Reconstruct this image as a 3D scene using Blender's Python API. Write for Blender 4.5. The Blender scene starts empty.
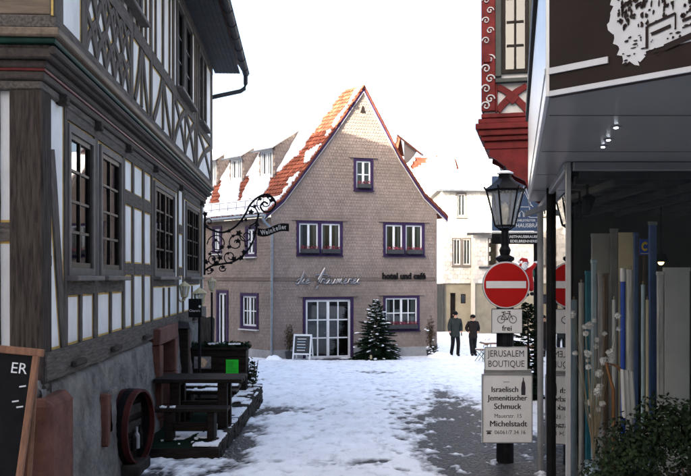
import bpy, bmesh, math, random
from mathutils import Matrix, Vector, noise, geometry
random.seed(7)
R = math.radians
scene = bpy.context.scene
COL = scene.collection

# ------------------------------------------------------------------ camera
CZ = 3.27                      # eye height above the hotel's doorstep
FOC, PX0, HOR = 850.0, 345.5, 278.0
cam_d = bpy.data.cameras.new("camera")
cam_d.sensor_width = 36.0
cam_d.lens = 36.0 * FOC / 691.0
cam_d.shift_y = (HOR - 238.0) / 691.0
cam_d.clip_end = 3000
cam = bpy.data.objects.new("camera", cam_d)
COL.objects.link(cam)
cam.location = (0, 0, CZ)
cam.rotation_euler = (R(90), 0, 0)
scene.camera = cam

# ------------------------------------------------------------------ sky, sun, exposure
SUN_EL = 19.3
SUN_AZ = Vector((-0.70, -0.714))            # towards the sun: behind and to the left
world = bpy.data.worlds.new("World")
scene.world = world
world.use_nodes = True
wn = world.node_tree
bg = wn.nodes["Background"]
sky = wn.nodes.new("ShaderNodeTexSky")
sky.sky_type = 'NISHITA'
sky.sun_disc = False
sky.sun_elevation = R(SUN_EL)
sky.sun_rotation = math.atan2(SUN_AZ.x, SUN_AZ.y)
sky.air_density = 0.75
sky.dust_density = 6.5
sky.ozone_density = 0.6
wn.links.new(sky.outputs[0], bg.inputs[0])
bg.inputs[1].default_value = 0.15
sun_d = bpy.data.lights.new("sun", 'SUN')
sun_d.energy = 5.0
sun_d.angle = R(0.5)
sun_d.color = (1.0, 0.90, 0.76)
sun = bpy.data.objects.new("sun", sun_d)
COL.objects.link(sun)
ce = math.cos(R(SUN_EL))
sdir = Vector((-SUN_AZ.x * ce, -SUN_AZ.y * ce, -math.sin(R(SUN_EL))))
sun.rotation_euler = sdir.to_track_quat('-Z', 'Y').to_euler()
sun.location = (-20, -20, 40)
scene.view_settings.view_transform = 'Standard'
scene.view_settings.look = 'None'
scene.view_settings.gamma = 1
scene.view_settings.exposure = 2.58
scene.cycles.max_bounces = 8
scene.cycles.transparent_max_bounces = 12

# ------------------------------------------------------------------ helpers
W = {}                                     # world matrices of linked objects
def T(x, y, z): return Matrix.Translation((x, y, z))
def RZ(a): return Matrix.Rotation(a, 4, 'Z')
def RX(a): return Matrix.Rotation(a, 4, 'X')
def RY(a): return Matrix.Rotation(a, 4, 'Y')
I4 = Matrix.Identity(4)

def P(px, py, d):
    """point of the place seen at a photo pixel, at distance d along the street"""
    return Vector(((px - PX0) / FOC * d, d, CZ + (HOR - py) / FOC * d))

def gz(y):
    y = max(-40.0, min(35.2, y))
    return 1.29 - 0.0366 * y

def link(o, parent=None, M=None):
    M = M if M is not None else I4
    COL.objects.link(o)
    W[o.name] = M.copy()
    if parent is not None:
        o.parent = parent
        o.matrix_basis = W[parent.name].inverted() @ M
    else:
        o.matrix_basis = M
    return o

def props(o, label=None, cat=None, group=None, kind=None):
    if label: o["label"] = label
    if cat: o["category"] = cat
    if group: o["group"] = group
    if kind: o["kind"] = kind
    return o

def empty(name, loc, label, cat, group=None, rz=0.0):
    o = bpy.data.objects.new(name, None)
    o.empty_display_size = 0.2
    link(o, None, T(*loc) @ RZ(rz))
    return props(o, label, cat, group)

def ob(name, me, parent=None, M=None):
    return link(bpy.data.objects.new(name, me), parent, M)

class MB:
    """collects shapes into one mesh"""
    def __init__(s): s.v = []; s.f = []; s.m = []; s.c = []; s.cur = 0; s.rnd = 0.5; s.sm = []; s.smooth = False
    def add(s, vs, fs):
        b = len(s.v); s.v += [tuple(v) for v in vs]
        for f in fs:
            s.f.append([b + i for i in f]); s.m.append(s.cur); s.c.append(s.rnd); s.sm.append(s.smooth)
    def box(s, x0, y0, z0, x1, y1, z1, M=None):
        vs = [Vector(p) for p in ((x0,y0,z0),(x1,y0,z0),(x1,y1,z0),(x0,y1,z0),(x0,y0,z1),(x1,y0,z1),(x1,y1,z1),(x0,y1,z1))]
        if M is not None: vs = [M @ v for v in vs]
        s.add(vs, [(0,3,2,1),(4,5,6,7),(0,1,5,4),(1,2,6,5),(2,3,7,6),(3,0,4,7)]); return s
    def bbox(s, x0, y0, z0, x1, y1, z1, b=0.01, M=None):
        """box with chamfered edges"""
        bm = bmesh.new()
        bmesh.ops.create_cube(bm, size=1)
        for v in bm.verts:
            v.co = Vector(((x0+x1)/2 + v.co.x*(x1-x0), (y0+y1)/2 + v.co.y*(y1-y0), (z0+z1)/2 + v.co.z*(z1-z0)))
        bmesh.ops.bevel(bm, geom=bm.edges[:], offset=b, segments=1, affect='EDGES', profile=0.5)
        bm.verts.index_update()
        s.add([(M @ v.co if M is not None else v.co) for v in bm.verts], [[v.index for v in f.verts] for f in bm.faces])
        bm.free(); return s
    def poly(s, pts): s.add(pts, [tuple(range(len(pts)))]); return s
    def prism(s, pts, y0, y1, M=None):
        """polygon in local x,z extruded along y"""
        n = len(pts)
        vs = [Vector((p[0], y0, p[1])) for p in pts] + [Vector((p[0], y1, p[1])) for p in pts]
        if M is not None: vs = [M @ v for v in vs]
        s.add(vs, [tuple(range(n)), tuple(range(2*n-1, n-1, -1))] + [(i, n+i, n+(i+1) % n, (i+1) % n) for i in range(n)])
        return s
    def tube(s, pts, r, n=6, cap=True, rs=None):
        pts = [Vector(p) for p in pts]
        rings = []
        up = Vector((0, 0, 1))
        for i, p in enumerate(pts):
            t = (pts[min(i+1, len(pts)-1)] - pts[max(i-1, 0)])
            if t.length < 1e-9: t = Vector((0, 0, 1))
            t.normalize()
            a = up if abs(t.z) < 0.93 else Vector((1, 0, 0))
            u = t.cross(a).normalized(); w = t.cross(u)
            rr = rs[i] if rs else r
            rings.append([p + (u*math.cos(2*math.pi*k/n) + w*math.sin(2*math.pi*k/n)) * rr for k in range(n)])
        vs = [v for r_ in rings for v in r_]
        fs = []
        for i in range(len(pts)-1):
            for k in range(n):
                fs.append((i*n+k, i*n+(k+1) % n, (i+1)*n+(k+1) % n, (i+1)*n+k))
        if cap:
            fs.append(tuple(range(n-1, -1, -1))); fs.append(tuple(range((len(pts)-1)*n, len(pts)*n)))
        s.add(vs, fs); return s
    def lathe(s, prof, n=16, M=None):
        vs = []; fs = []
        for r, z in prof:
            for k in range(n):
                a = 2*math.pi*(k+0.5)/n
                vs.append(Vector((r*math.cos(a), r*math.sin(a), z)))
        if M is not None: vs = [M @ v for v in vs]
        m = len(prof)
        for i in range(m-1):
            for k in range(n):
                fs.append((i*n+k, i*n+(k+1) % n, (i+1)*n+(k+1) % n, (i+1)*n+k))
        fs.append(tuple(range(n-1, -1, -1))); fs.append(tuple(range((m-1)*n, m*n)))
        s.add(vs, fs); return s
    def ball(s, c, r, n=8, m=6, sq=(1,1,1), M=None, jit=0):
        prof = []
        vs = []; fs = []
        for i in range(m+1):
            a = math.pi*i/m
            for k in range(n):
                b = 2*math.pi*k/n
                j = 1 + random.uniform(-jit, jit)
                p = Vector((math.sin(a)*math.cos(b)*sq[0], math.sin(a)*math.sin(b)*sq[1], -math.cos(a)*sq[2]))*r*j
                vs.append((M @ p if M is not None else p) + Vector(c))
        for i in range(m):
            for k in range(n):
                fs.append((i*n+k, i*n+(k+1) % n, (i+1)*n+(k+1) % n, (i+1)*n+k))
        s.add(vs, fs); return s
    def mesh(s, name, mats, smooth=False):
        me = bpy.data.meshes.new(name)
        me.from_pydata(s.v, [], s.f)
        if not isinstance(mats, (list, tuple)): mats = [mats]
        for m in mats: me.materials.append(m)
        if len(mats) > 1: me.polygons.foreach_set("material_index", s.m)
        if smooth: me.polygons.foreach_set("use_smooth", [True]*len(s.f))
        elif any(s.sm): me.polygons.foreach_set("use_smooth", s.sm)
        if len(set(s.c)) > 1:
            at = me.attributes.new("rnd", 'FLOAT', 'FACE'); at.data.foreach_set("value", s.c)
        me.update(); return me
    def build(s, name, mats, parent=None, M=None, smooth=False):
        return ob(name, s.mesh(name, mats, smooth), parent, M)

def bake(o):
    """turn a text or modified object into plain mesh data"""
    dg = bpy.context.evaluated_depsgraph_get(); dg.update()
    me = bpy.data.meshes.new_from_object(o.evaluated_get(dg))
    return me

def text(name, s, size, m, parent, M, ext=0.004, shear=0.0, align='CENTER', sx=1.0, space=1.0, bold=0.0):
    cu = bpy.data.curves.new(name, 'FONT')
    cu.body = s; cu.size = size; cu.extrude = ext; cu.shear = shear; cu.align_x = align; cu.align_y = 'CENTER'
    cu.resolution_u = 3; cu.space_character = space; cu.offset = bold
    t = bpy.data.objects.new(name, cu); COL.objects.link(t)
    me = bake(t); bpy.data.objects.remove(t); bpy.data.curves.remove(cu)
    me.materials.clear(); me.materials.append(m)
    me.transform(Matrix.Diagonal((sx, 1, 1, 1)))
    me.name = name
    return ob(name, me, parent, M @ RX(R(90)))

# ------------------------------------------------------------------ materials
def mat(name, col, rough=0.8, var=0.15, scale=6.0, bump=0.0, bscale=40.0, metal=0.0, col2=None, stretch=None, attr=0.0, spec=0.16, bdist=0.01, thr=(0.35, 0.65)):
    m = bpy.data.materials.new(name); m.use_nodes = True
    nt = m.node_tree; N = nt.nodes; L = nt.links
    b = N["Principled BSDF"]
    b.inputs["Roughness"].default_value = rough
    b.inputs["Metallic"].default_value = metal
    b.inputs["Specular IOR Level"].default_value = spec
    tc = N.new("ShaderNodeTexCoord"); mp = N.new("ShaderNodeMapping")
    L.new(tc.outputs["Object"], mp.inputs[0])
    if stretch: mp.inputs["Scale"].default_value = stretch
    nz = N.new("ShaderNodeTexNoise"); nz.inputs["Scale"].default_value = scale; nz.inputs["Detail"].default_value = 7; nz.inputs["Roughness"].default_value = 0.65
    L.new(mp.outputs[0], nz.inputs["Vector"])
    cr = N.new("ShaderNodeValToRGB")
    e = cr.color_ramp.elements
    e[0].position, e[1].position = thr
    c1 = [max(0, c*(1-var)) for c in col]; c2 = list(col2) if col2 else [min(1, c*(1+var)) for c in col]
    e[0].color = (*c1, 1); e[1].color = (*c2, 1)
    L.new(nz.outputs[0], cr.inputs[0])
    out = cr.outputs[0]
    if attr:
        a = N.new("ShaderNodeAttribute"); a.attribute_name = "rnd"
        mr = N.new("ShaderNodeMapRange"); mr.inputs[3].default_value = 1-attr; mr.inputs[4].default_value = 1+attr
        L.new(a.outputs["Fac"], mr.inputs[0])
        mx = N.new("ShaderNodeVectorMath"); mx.operation = 'SCALE'
        L.new(out, mx.inputs[0]); L.new(mr.outputs[0], mx.inputs["Scale"])
        out = mx.outputs[0]
    L.new(out, b.inputs["Base Color"])
    if bump:
        n2 = N.new("ShaderNodeTexNoise"); n2.inputs["Scale"].default_value = bscale; n2.inputs["Detail"].default_value = 5
        L.new(mp.outputs[0], n2.inputs["Vector"])
        bp = N.new("ShaderNodeBump"); bp.inputs["Strength"].default_value = bump; bp.inputs["Distance"].default_value = bdist
        L.new(n2.outputs[0], bp.inputs["Height"]); L.new(bp.outputs[0], b.inputs["Normal"])
    return m
LOWSPEC = ('timber', 'timber_old', 'timber_vert', 'cornice', 'slatwood', 'iron', 'black', 'leaf', 'needle', 'stone_dark', 'darkgreen', 'winwood', 'anthracite', 'fascia', 'dark', 'room', 'rubble', 'bark', 'casing')

def glass(name, tint=(0.75, 0.8, 0.8), rough=0.02, ior=1.5):
    m = bpy.data.materials.new(name); m.use_nodes = True
    nt = m.node_tree; N = nt.nodes; L = nt.links
    N.remove(N["Principled BSDF"])
    o = N["Material Output"]
    f = N.new("ShaderNodeFresnel"); f.inputs[0].default_value = ior
    t = N.new("ShaderNodeBsdfTransparent"); t.inputs[0].default_value = (*tint, 1)
    g = N.new("ShaderNodeBsdfGlossy"); g.inputs["Roughness"].default_value = rough
    # old panes are never quite flat
    tc = N.new("ShaderNodeTexCoord"); nz = N.new("ShaderNodeTexNoise"); nz.inputs["Scale"].default_value = 2.5
    bp = N.new("ShaderNodeBump"); bp.inputs["Strength"].default_value = 0.02; bp.inputs["Distance"].default_value = 0.02
    L.new(tc.outputs["Object"], nz.inputs["Vector"]); L.new(nz.outputs[0], bp.inputs["Height"]); L.new(bp.outputs[0], g.inputs["Normal"])
    mx = N.new("ShaderNodeMixShader")
    L.new(f.outputs[0], mx.inputs[0]); L.new(t.outputs[0], mx.inputs[1]); L.new(g.outputs[0], mx.inputs[2]); L.new(mx.outputs[0], o.inputs[0])
    return m

def emis(name, col, st):
    m = bpy.data.materials.new(name); m.use_nodes = True
    b = m.node_tree.nodes["Principled BSDF"]
    b.inputs["Base Color"].default_value = (*col, 1); b.inputs["Emission Color"].default_value = (*col, 1); b.inputs["Emission Strength"].default_value = st
    return m

WD = (1.5, 14, 14)      # grain runs along a beam's own x
M = {}
M['timber'] = mat('timber', (0.090, 0.078, 0.068), 0.85, 0.45, 3.0, 0.6, 9, stretch=WD)
M['timber_old'] = mat('timber_old', (0.045, 0.037, 0.032), 0.85, 0.5, 3.0, 0.8, 9, stretch=WD)
M['timber_vert'] = mat('timber_vert', (0.042, 0.034, 0.029), 0.85, 0.5, 3.0, 0.8, 9, stretch=(12, 12, 1.2))
M['casing'] = mat('casing', (0.115, 0.103, 0.094), 0.65, 0.2, 5, 0.2, 30)
M['plaster'] = mat('plaster', (0.70, 0.685, 0.65), 0.9, 0.20, 1.5, 0.45, 24, col2=(0.76, 0.75, 0.72), stretch=(1, 1, 0.55))
M['ochre'] = mat('ochre', (0.50, 0.33, 0.10), 0.85, 0.25, 9)
M['winwood'] = mat('winwood', (0.018, 0.014, 0.012), 0.45, 0.3, 8)
M['cornice'] = mat('cornice', (0.052, 0.043, 0.038), 0.7, 0.3, 2, 0.3, 8, stretch=(1, 10, 10))
M['cornice_lit_tan'] = mat('cornice_lit_tan', (0.14, 0.105, 0.075), 0.7, 0.25, 2, 0.3, 8, stretch=(1, 10, 10))  # tan tone with the sunlight reflected on these boards put into the colour
M['green_line'] = mat('green_line', (0.006, 0.036, 0.025), 0.5, 0.3, 5)
M['red_line'] = mat('red_line', (0.09, 0.014, 0.012), 0.5, 0.3, 5)
M['rubble'] = mat('rubble', (0.155, 0.147, 0.136), 0.95, 0.4, 3.2, 0.9, 22, bdist=0.03)
M['sandstone'] = mat('sandstone', (0.105, 0.045, 0.033), 0.9, 0.3, 5, 0.6, 30)
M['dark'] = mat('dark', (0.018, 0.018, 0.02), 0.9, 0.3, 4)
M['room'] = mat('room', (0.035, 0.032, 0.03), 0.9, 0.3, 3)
M['shingle'] = mat('shingle', (0.208, 0.166, 0.143), 0.8, 0.18, 0.6, 0.25, 30, attr=0.09)
M['shingle_wall'] = mat('shingle_wall', (0.15, 0.118, 0.10), 0.9, 0.2, 2)
M['purple'] = mat('purple', (0.030, 0.015, 0.052), 0.55, 0.2, 5)
M['plinth'] = mat('plinth', (0.25, 0.25, 0.245), 0.9, 0.25, 2, 0.4, 20)
M['white'] = mat('white', (0.62, 0.63, 0.64), 0.5, 0.06, 6)
M['offwhite'] = mat('offwhite', (0.48, 0.47, 0.45), 0.6, 0.08, 6)
M['tile'] = mat('tile', (0.19, 0.056, 0.032), 0.75, 0.35, 1.4, 0.3, 25, attr=0.3)
M['snow'] = mat('snow', (0.88, 0.89, 0.91), 0.65, 0.05, 2.5, 0.5, 14, bdist=0.03, spec=0.3)
M['zinc'] = mat('zinc', (0.22, 0.24, 0.26), 0.4, 0.2, 6, metal=0.7)
M['iron'] = mat('iron', (0.008, 0.008, 0.009), 0.45, 0.4, 12, 0.2, 60)
M['black'] = mat('black', (0.007, 0.007, 0.0075), 0.5, 0.3, 8)
M['anthracite'] = mat('anthracite', (0.045, 0.047, 0.05), 0.6, 0.2, 6)
M['silver'] = mat('silver', (0.26, 0.26, 0.27), 0.35, 0.1, 8, metal=0.8)
M['glass'] = glass('glass')
M['glass_old'] = glass('glass_old', (0.6, 0.63, 0.64), 0.03, 1.6)
M['curtain'] = mat('curtain', (0.30, 0.31, 0.30), 0.9, 0.1, 8, stretch=(12, 1, 1))
M['slatwood'] = mat('slatwood', (0.015, 0.011, 0.009), 0.65, 0.45, 3, 0.5, 10, stretch=(1.5, 12, 12))
M['stone_dark'] = mat('stone_dark', (0.05, 0.045, 0.04), 0.92, 0.4, 6, 0.8, 25, attr=0.35)
M['darkgreen'] = mat('darkgreen', (0.006, 0.018, 0.010), 0.9, 0.3, 12)
M['leaf'] = mat('leaf', (0.011, 0.019, 0.008), 0.55, 0.4, 3, attr=0.5)
M['needle'] = mat('needle', (0.012, 0.026, 0.014), 0.65, 0.4, 4, attr=0.5)
M['dryleaf'] = mat('dryleaf', (0.055, 0.038, 0.022), 0.8, 0.4, 5, attr=0.4)
M['bark'] = mat('bark', (0.07, 0.05, 0.035), 0.9, 0.4, 8, 0.6, 30)
M['flower'] = mat('flower', (0.22, 0.05, 0.07), 0.7, 0.4, 10, attr=0.4)
M['sign_white'] = mat('sign_white', (0.56, 0.56, 0.55), 0.55, 0.06, 5)
M['sign_red'] = mat('sign_red', (0.32, 0.008, 0.007), 0.35, 0.08, 4)
M['sign_black'] = mat('sign_black', (0.01, 0.01, 0.012), 0.5, 0.1, 4)
M['alu'] = mat('alu', (0.25, 0.25, 0.25), 0.45, 0.12, 5, metal=0.6)
M['redpaint'] = mat('redpaint', (0.11, 0.010, 0.009), 0.6, 0.3, 5, 0.25, 20)
M['barrelred'] = mat('barrelred', (0.042, 0.008, 0.007), 0.7, 0.4, 4, 0.3, 20)
M['greygreen'] = mat('greygreen', (0.055, 0.06, 0.052), 0.6, 0.2, 5)
M['fascia'] = mat('fascia', (0.021, 0.015, 0.013), 0.5, 0.15, 3)
M['fascia_white'] = mat('fascia_white', (0.45, 0.455, 0.46), 0.4, 0.06, 5)
M['soffit'] = mat('soffit', (0.14, 0.138, 0.138), 0.28, 0.08, 2)
M['lightmetal'] = mat('lightmetal', (0.36, 0.37, 0.38), 0.3, 0.08, 3, metal=0.3)
M['wshingle'] = mat('wshingle', (0.40, 0.385, 0.36), 0.8, 0.12, 0.7, attr=0.16)
M['stucco'] = mat('stucco', (0.17, 0.155, 0.12), 0.9, 0.18, 1.2, 0.4, 20)
def frosted(name, col, f):
    m = bpy.data.materials.new(name); m.use_nodes = True; nt = m.node_tree; N = nt.nodes; L = nt.links; N.remove(N["Principled BSDF"])
    t = N.new("ShaderNodeBsdfTransparent"); d = N.new("ShaderNodeBsdfTranslucent"); d.inputs[0].default_value = (*col, 1); e = N.new("ShaderNodeBsdfDiffuse"); e.inputs[0].default_value = (*col, 1)
    a = N.new("ShaderNodeMixShader"); a.inputs[0].default_value = .5; L.new(d.outputs[0], a.inputs[1]); L.new(e.outputs[0], a.inputs[2])
    nz = N.new("ShaderNodeTexNoise"); nz.inputs["Scale"].default_value = 5; mr = N.new("ShaderNodeMapRange"); mr.inputs[3].default_value = f-.12; mr.inputs[4].default_value = f+.12; L.new(nz.outputs[0], mr.inputs[0])
    x = N.new("ShaderNodeMixShader"); L.new(mr.outputs[0], x.inputs[0]); L.new(t.outputs[0], x.inputs[1]); L.new(a.outputs[0], x.inputs[2]); L.new(x.outputs[0], N["Material Output"].inputs[0])
    return m
M['lampglass'] = frosted('lampglass', (0.5, 0.5, 0.47), 0.42)
M['shopglass'] = glass('shopglass', (0.93, 0.94, 0.94), 0.01, 1.5)
M['shopglass'].node_tree.nodes['Bump'].inputs['Strength'].default_value = 0.012
M['cream'] = mat('cream', (0.46, 0.41, 0.24), 0.55, 0.15, 6)
M['skin'] = mat('skin', (0.50, 0.28, 0.20), 0.6, 0.08, 8)
M['blue'] = mat('blue', (0.02, 0.07, 0.42), 0.45, 0.15, 5)
M['yellow'] = mat('yellow', (0.75, 0.55, 0.03), 0.5, 0.1, 5)
M['straw'] = mat('straw', (0.30, 0.25, 0.17), 0.9, 0.2, 8)
M['fluff'] = mat('fluff', (0.66, 0.66, 0.67), 0.95, 0.1, 10, 0.6, 60)

for k_ in LOWSPEC: M[k_].node_tree.nodes['Principled BSDF'].inputs['Specular IOR Level'].default_value = 0.06

# ------------------------------------------------------------------ generic pieces
def leaf_cloud(mb, c, rad, n, size, shell=0.5, up=0.35, clump=6):
    c = Vector(c)
    cl = [Vector((random.gauss(0, 1), random.gauss(0, 1), random.gauss(0, 1))).normalized() for _ in range(clump)]
    for i in range(n):
        d = Vector((random.gauss(0, 1), random.gauss(0, 1), random.gauss(0, 1))).normalized()
        k = max((d.dot(q) for q in cl)) if cl else 1
        r = (shell + (1-shell) * random.random()) * (0.78 + 0.26 * max(0, k))
        p = c + Vector((d.x*rad[0]*r, d.y*rad[1]*r, d.z*rad[2]*r))
        nrm = (d + Vector((random.gauss(0, .6), random.gauss(0, .6), random.gauss(0, .6) + up))).normalized()
        a = nrm.orthogonal().normalized(); a = Matrix.Rotation(random.random()*6.28, 3, nrm) @ a
        b = nrm.cross(a)
        s = size * random.uniform(0.6, 1.3)
        mb.rnd = random.random()
        mb.add([p - a*s*0.5, p + b*s*0.32 , p + a*s*0.6, p - b*s*0.32], [(0, 1, 2, 3)])
    mb.rnd = 0.5

def tess(outer, holes):
    polys = [[Vector((x, z, 0)) for x, z in outer]] + [[Vector((x, z, 0)) for x, z in h] for h in holes]
    tris = geometry.tessellate_polygon(polys)
    pts = [p for poly in polys for p in poly]
    return pts, tris

def rect(x0, z0, x1, z1): return [(x0, z0), (x1, z0), (x1, z1), (x0, z1)]

def wall(name, outer, holes, m, parent, Mx, reveal=0.22, revmat=None, y=0.0):
    """flat wall in local x,z at y, holes with reveals going inwards (+y)"""
    pts, tris = tess(outer, holes)
    mb = MB()
    vs = [(p.x, y, p.y) for p in pts]
    fs = []
    for t in tris:
        a, b, c = (Vector(vs[i]) for i in t)
        nrm = (b-a).cross(c-a)
        fs.append(tuple(t) if nrm.y < 0 else tuple(reversed(t)))
    mb.add(vs, fs)
    mb.cur = 1 if revmat else 0
    for h in holes:
        n = len(h)
        for i in range(n):
            (xa, za), (xb, zb) = h[i], h[(i+1) % n]
            mb.add([(xa, y, za), (xb, y, zb), (xb, y+reveal, zb), (xa, y+reveal, za)], [(0, 1, 2, 3)])
    return mb.build(name, [m, revmat] if revmat else m, parent, Mx)

def inpoly(x, z, poly):
    c = False; n = len(poly); j = n-1
    for i in range(n):
        xi, zi = poly[i]; xj, zj = poly[j]
        if (zi > z) != (zj > z) and x < (xj-xi)*(z-zi)/(zj-zi)+xi: c = not c
        j = i
    return c

def shingles(name, poly, holes, m, parent, Mx, pw=0.15, ph=0.16, y=0.0, lift=0.022, skip=None, rag=0.012):
    """overlapping shingles, real relief, one joined part"""
    mb = MB()
    xs = [p[0] for p in poly]; zs = [p[1] for p in poly]
    z = min(zs); row = 0
    while z < max(zs):
        x = min(xs) + (pw/2 if row % 2 else 0) - pw
        while x < max(xs)+pw:
            ok = inpoly(x, z+ph*0.5, poly) and not any(h[0]-0.01 < x < h[2]+0.01 and h[1]-ph*0.35 < z+ph*0.5 < h[3]+ph*0.1 for h in holes)
            if ok and skip and skip(x, z): ok = False
            if ok:
                w = pw*0.465; b = z - random.uniform(0, rag); t = z+ph*1.05
                l = lift*random.uniform(0.75, 1.2)
                mb.rnd = random.random()
                vs = [(x-w, y-0.003, t), (x+w, y-0.003, t), (x+w, y-l, b+0.035), (x+w*0.5, y-l, b), (x-w*0.5, y-l, b), (x-w, y-l, b+0.035),
                      (x+w, y, b+0.035), (x+w*0.5, y, b), (x-w*0.5, y, b), (x-w, y, b+0.035)]
                mb.add(vs, [(5, 4, 3, 2, 1, 0), (2, 3, 7, 6), (3, 4, 8, 7), (4, 5, 9, 8), (1, 2, 6), (5, 0, 9)])
            x += pw
        z += ph; row += 1
    o = mb.build(name, m, parent, Mx)
    o["kind"] = "stuff"
    return o

def snow_sheet(name, xr, zr, cell, keep, h, m, parent, Mx, jit=0.3, y=0.0):
    """snow lying on a plane in local x,z (outwards is -y); ragged where keep() ends"""
    nx = max(1, int((xr[1]-xr[0])/cell)); nz = max(1, int((zr[1]-zr[0])/cell))
    mb = MB(); top = {}; bot = {}
    vs = []; fs = []
    def vt(i, k, lvl):
        d = top if lvl else bot
        if (i, k) not in d:
            rr = random.Random(i*7919+k*31)
            x = xr[0]+i*cell+rr.uniform(-jit, jit)*cell; z = zr[0]+k*cell+rr.uniform(-jit, jit)*cell
            d[(i, k)] = len(vs)
            vs.append((x, y-(h(x, z) if lvl else 0.0), z))
        return d[(i, k)]
    K = [[keep(xr[0]+(i+.5)*cell, zr[0]+(k+.5)*cell) for k in range(nz)] for i in range(nx)]
    for i in range(nx):
        for k in range(nz):
            if not K[i][k]: continue
            fs.append((vt(i, k, 1), vt(i+1, k, 1), vt(i+1, k+1, 1), vt(i, k+1, 1)))
            for (di, dk, a, b) in ((-1, 0, (i, k+1), (i, k)), (1, 0, (i+1, k), (i+1, k+1)), (0, -1, (i, k), (i+1, k)), (0, 1, (i+1, k+1), (i, k+1))):
                ii, kk = i+di, k+dk
                if not (0 <= ii < nx and 0 <= kk < nz and K[ii][kk]):
                    fs.append((vt(*a, 1), vt(*a, 0), vt(*b, 0), vt(*b, 1)))
    mb.add(vs, fs)
    return mb.build(name, m, parent, Mx, smooth=False)

def window(parent, Mx, x0, z0, x1, z1, fm, cols=2, rows=3, fw=0.05, mw=0.025, y=0.08, gm=None, casing=None, cw=0.1, sill=None, room=True, curtains=0, mulls=(), name='window', depth=0.05, roomdepth=0.5, roommat=None):
    """window frame with muntins; panes, casing, sill and what lies behind are its sub-parts"""
    mb = MB()
    yo = y+depth
    mb.box(x0, y, z0, x0+fw, yo, z1); mb.box(x1-fw, y, z0, x1, yo, z1)
    mb.box(x0+fw, y, z0, x1-fw, yo, z0+fw); mb.box(x0+fw, y, z1-fw, x1-fw, yo, z1)
    W_, H_ = (x1-x0-2*fw), (z1-z0-2*fw)
    xs = [x0+fw+W_*i/cols for i in range(cols+1)]; zs = [z0+fw+H_*k/rows for k in range(rows+1)]
    for i in range(1, cols):
        w = mw*2.2 if i in mulls else mw
        yy = y-0.012 if i in mulls else y+0.006
        mb.box(xs[i]-w/2, yy, z0+fw, xs[i]+w/2, yo-0.004, z1-fw)
    for k in range(1, rows):
        for i in range(cols):
            mb.box(xs[i]+mw/2, y+0.009, zs[k]-mw/2, xs[i+1]-mw/2, yo-0.007, zs[k]+mw/2)
    o = mb.build(name, fm, parent, Mx)
    pm = MB(); pw = W_/cols; ph = H_/rows
    pm.box(-pw/2, -0.002, -ph/2, pw/2, 0.002, ph/2)
    pme = pm.mesh('pane', gm or M['glass'])
    for i in range(cols):
        for k in range(rows):
            ob('pane', pme, o, Mx @ T((xs[i]+xs[i+1])/2, y+depth*0.55, (zs[k]+zs[k+1])/2) @ RZ(random.uniform(-.006, .006)) @ RX(random.uniform(-.006, .006)))
    if room:
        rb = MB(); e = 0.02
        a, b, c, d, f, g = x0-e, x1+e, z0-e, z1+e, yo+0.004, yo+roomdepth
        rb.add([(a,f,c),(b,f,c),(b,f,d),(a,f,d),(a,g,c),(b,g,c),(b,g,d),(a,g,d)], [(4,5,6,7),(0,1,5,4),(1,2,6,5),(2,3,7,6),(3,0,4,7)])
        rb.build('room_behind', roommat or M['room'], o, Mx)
    if curtains:
        for sgn in (0, 1):
            cb = MB(); n = 10
            wd = (x1-x0)*curtains
            for i in range(n):
                xa = (x0+fw+wd*i/n) if not sgn else (x1-fw-wd*(i+1)/n); xb = xa+wd/n
                ya = yo+0.05+0.02*(i % 2); yb = yo+0.05+0.02*((i+1) % 2)
                cb.add([(xa, ya, z0+fw), (xb, yb, z0+fw), (xb, yb, z1-fw), (xa, ya, z1-fw)], [(0, 1, 2, 3)])
            cb.build('curtain', M['curtain'], o, Mx)
    if casing:
        c = MB(); p = -0.035
        c.box(x0-cw, p, z0-cw, x0, y+0.01, z1+cw); c.box(x1, p, z0-cw, x1+cw, y+0.01, z1+cw)
        c.box(x0, p+0.002, z0-cw, x1, y+0.01, z0); c.box(x0, p+0.002, z1, x1, y+0.01, z1+cw)
        c.build('casing', casing, o, Mx)
    if sill:
        s = MB(); s.bbox(x0-cw-0.04, -0.13, z0-cw-0.055, x1+cw+0.04, 0.0, z0-cw-0.002, 0.01); s.build('sill', sill, o, Mx)
    return o

def rough_box(mb, x0, y0, z0, x1, y1, z1, j=0.01, b=0.015, Mx=None):
    bm = bmesh.new(); bmesh.ops.create_cube(bm, size=1)
    for v in bm.verts:
        v.co = Vector(((x0+x1)/2 + v.co.x*(x1-x0), (y0+y1)/2 + v.co.y*(y1-y0), (z0+z1)/2 + v.co.z*(z1-z0)))
    bmesh.ops.bevel(bm, geom=bm.edges[:], offset=b, segments=1, affect='EDGES', profile=0.5)
    bm.verts.index_update()
    vs = []
    for v in bm.verts:
        c = v.co + Vector((random.uniform(-j, j), random.uniform(-j, j), random.uniform(-j, j)))
        vs.append(Mx @ c if Mx is not None else c)
    mb.add(vs, [[v.index for v in f.verts] for f in bm.faces]); bm.free()

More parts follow.
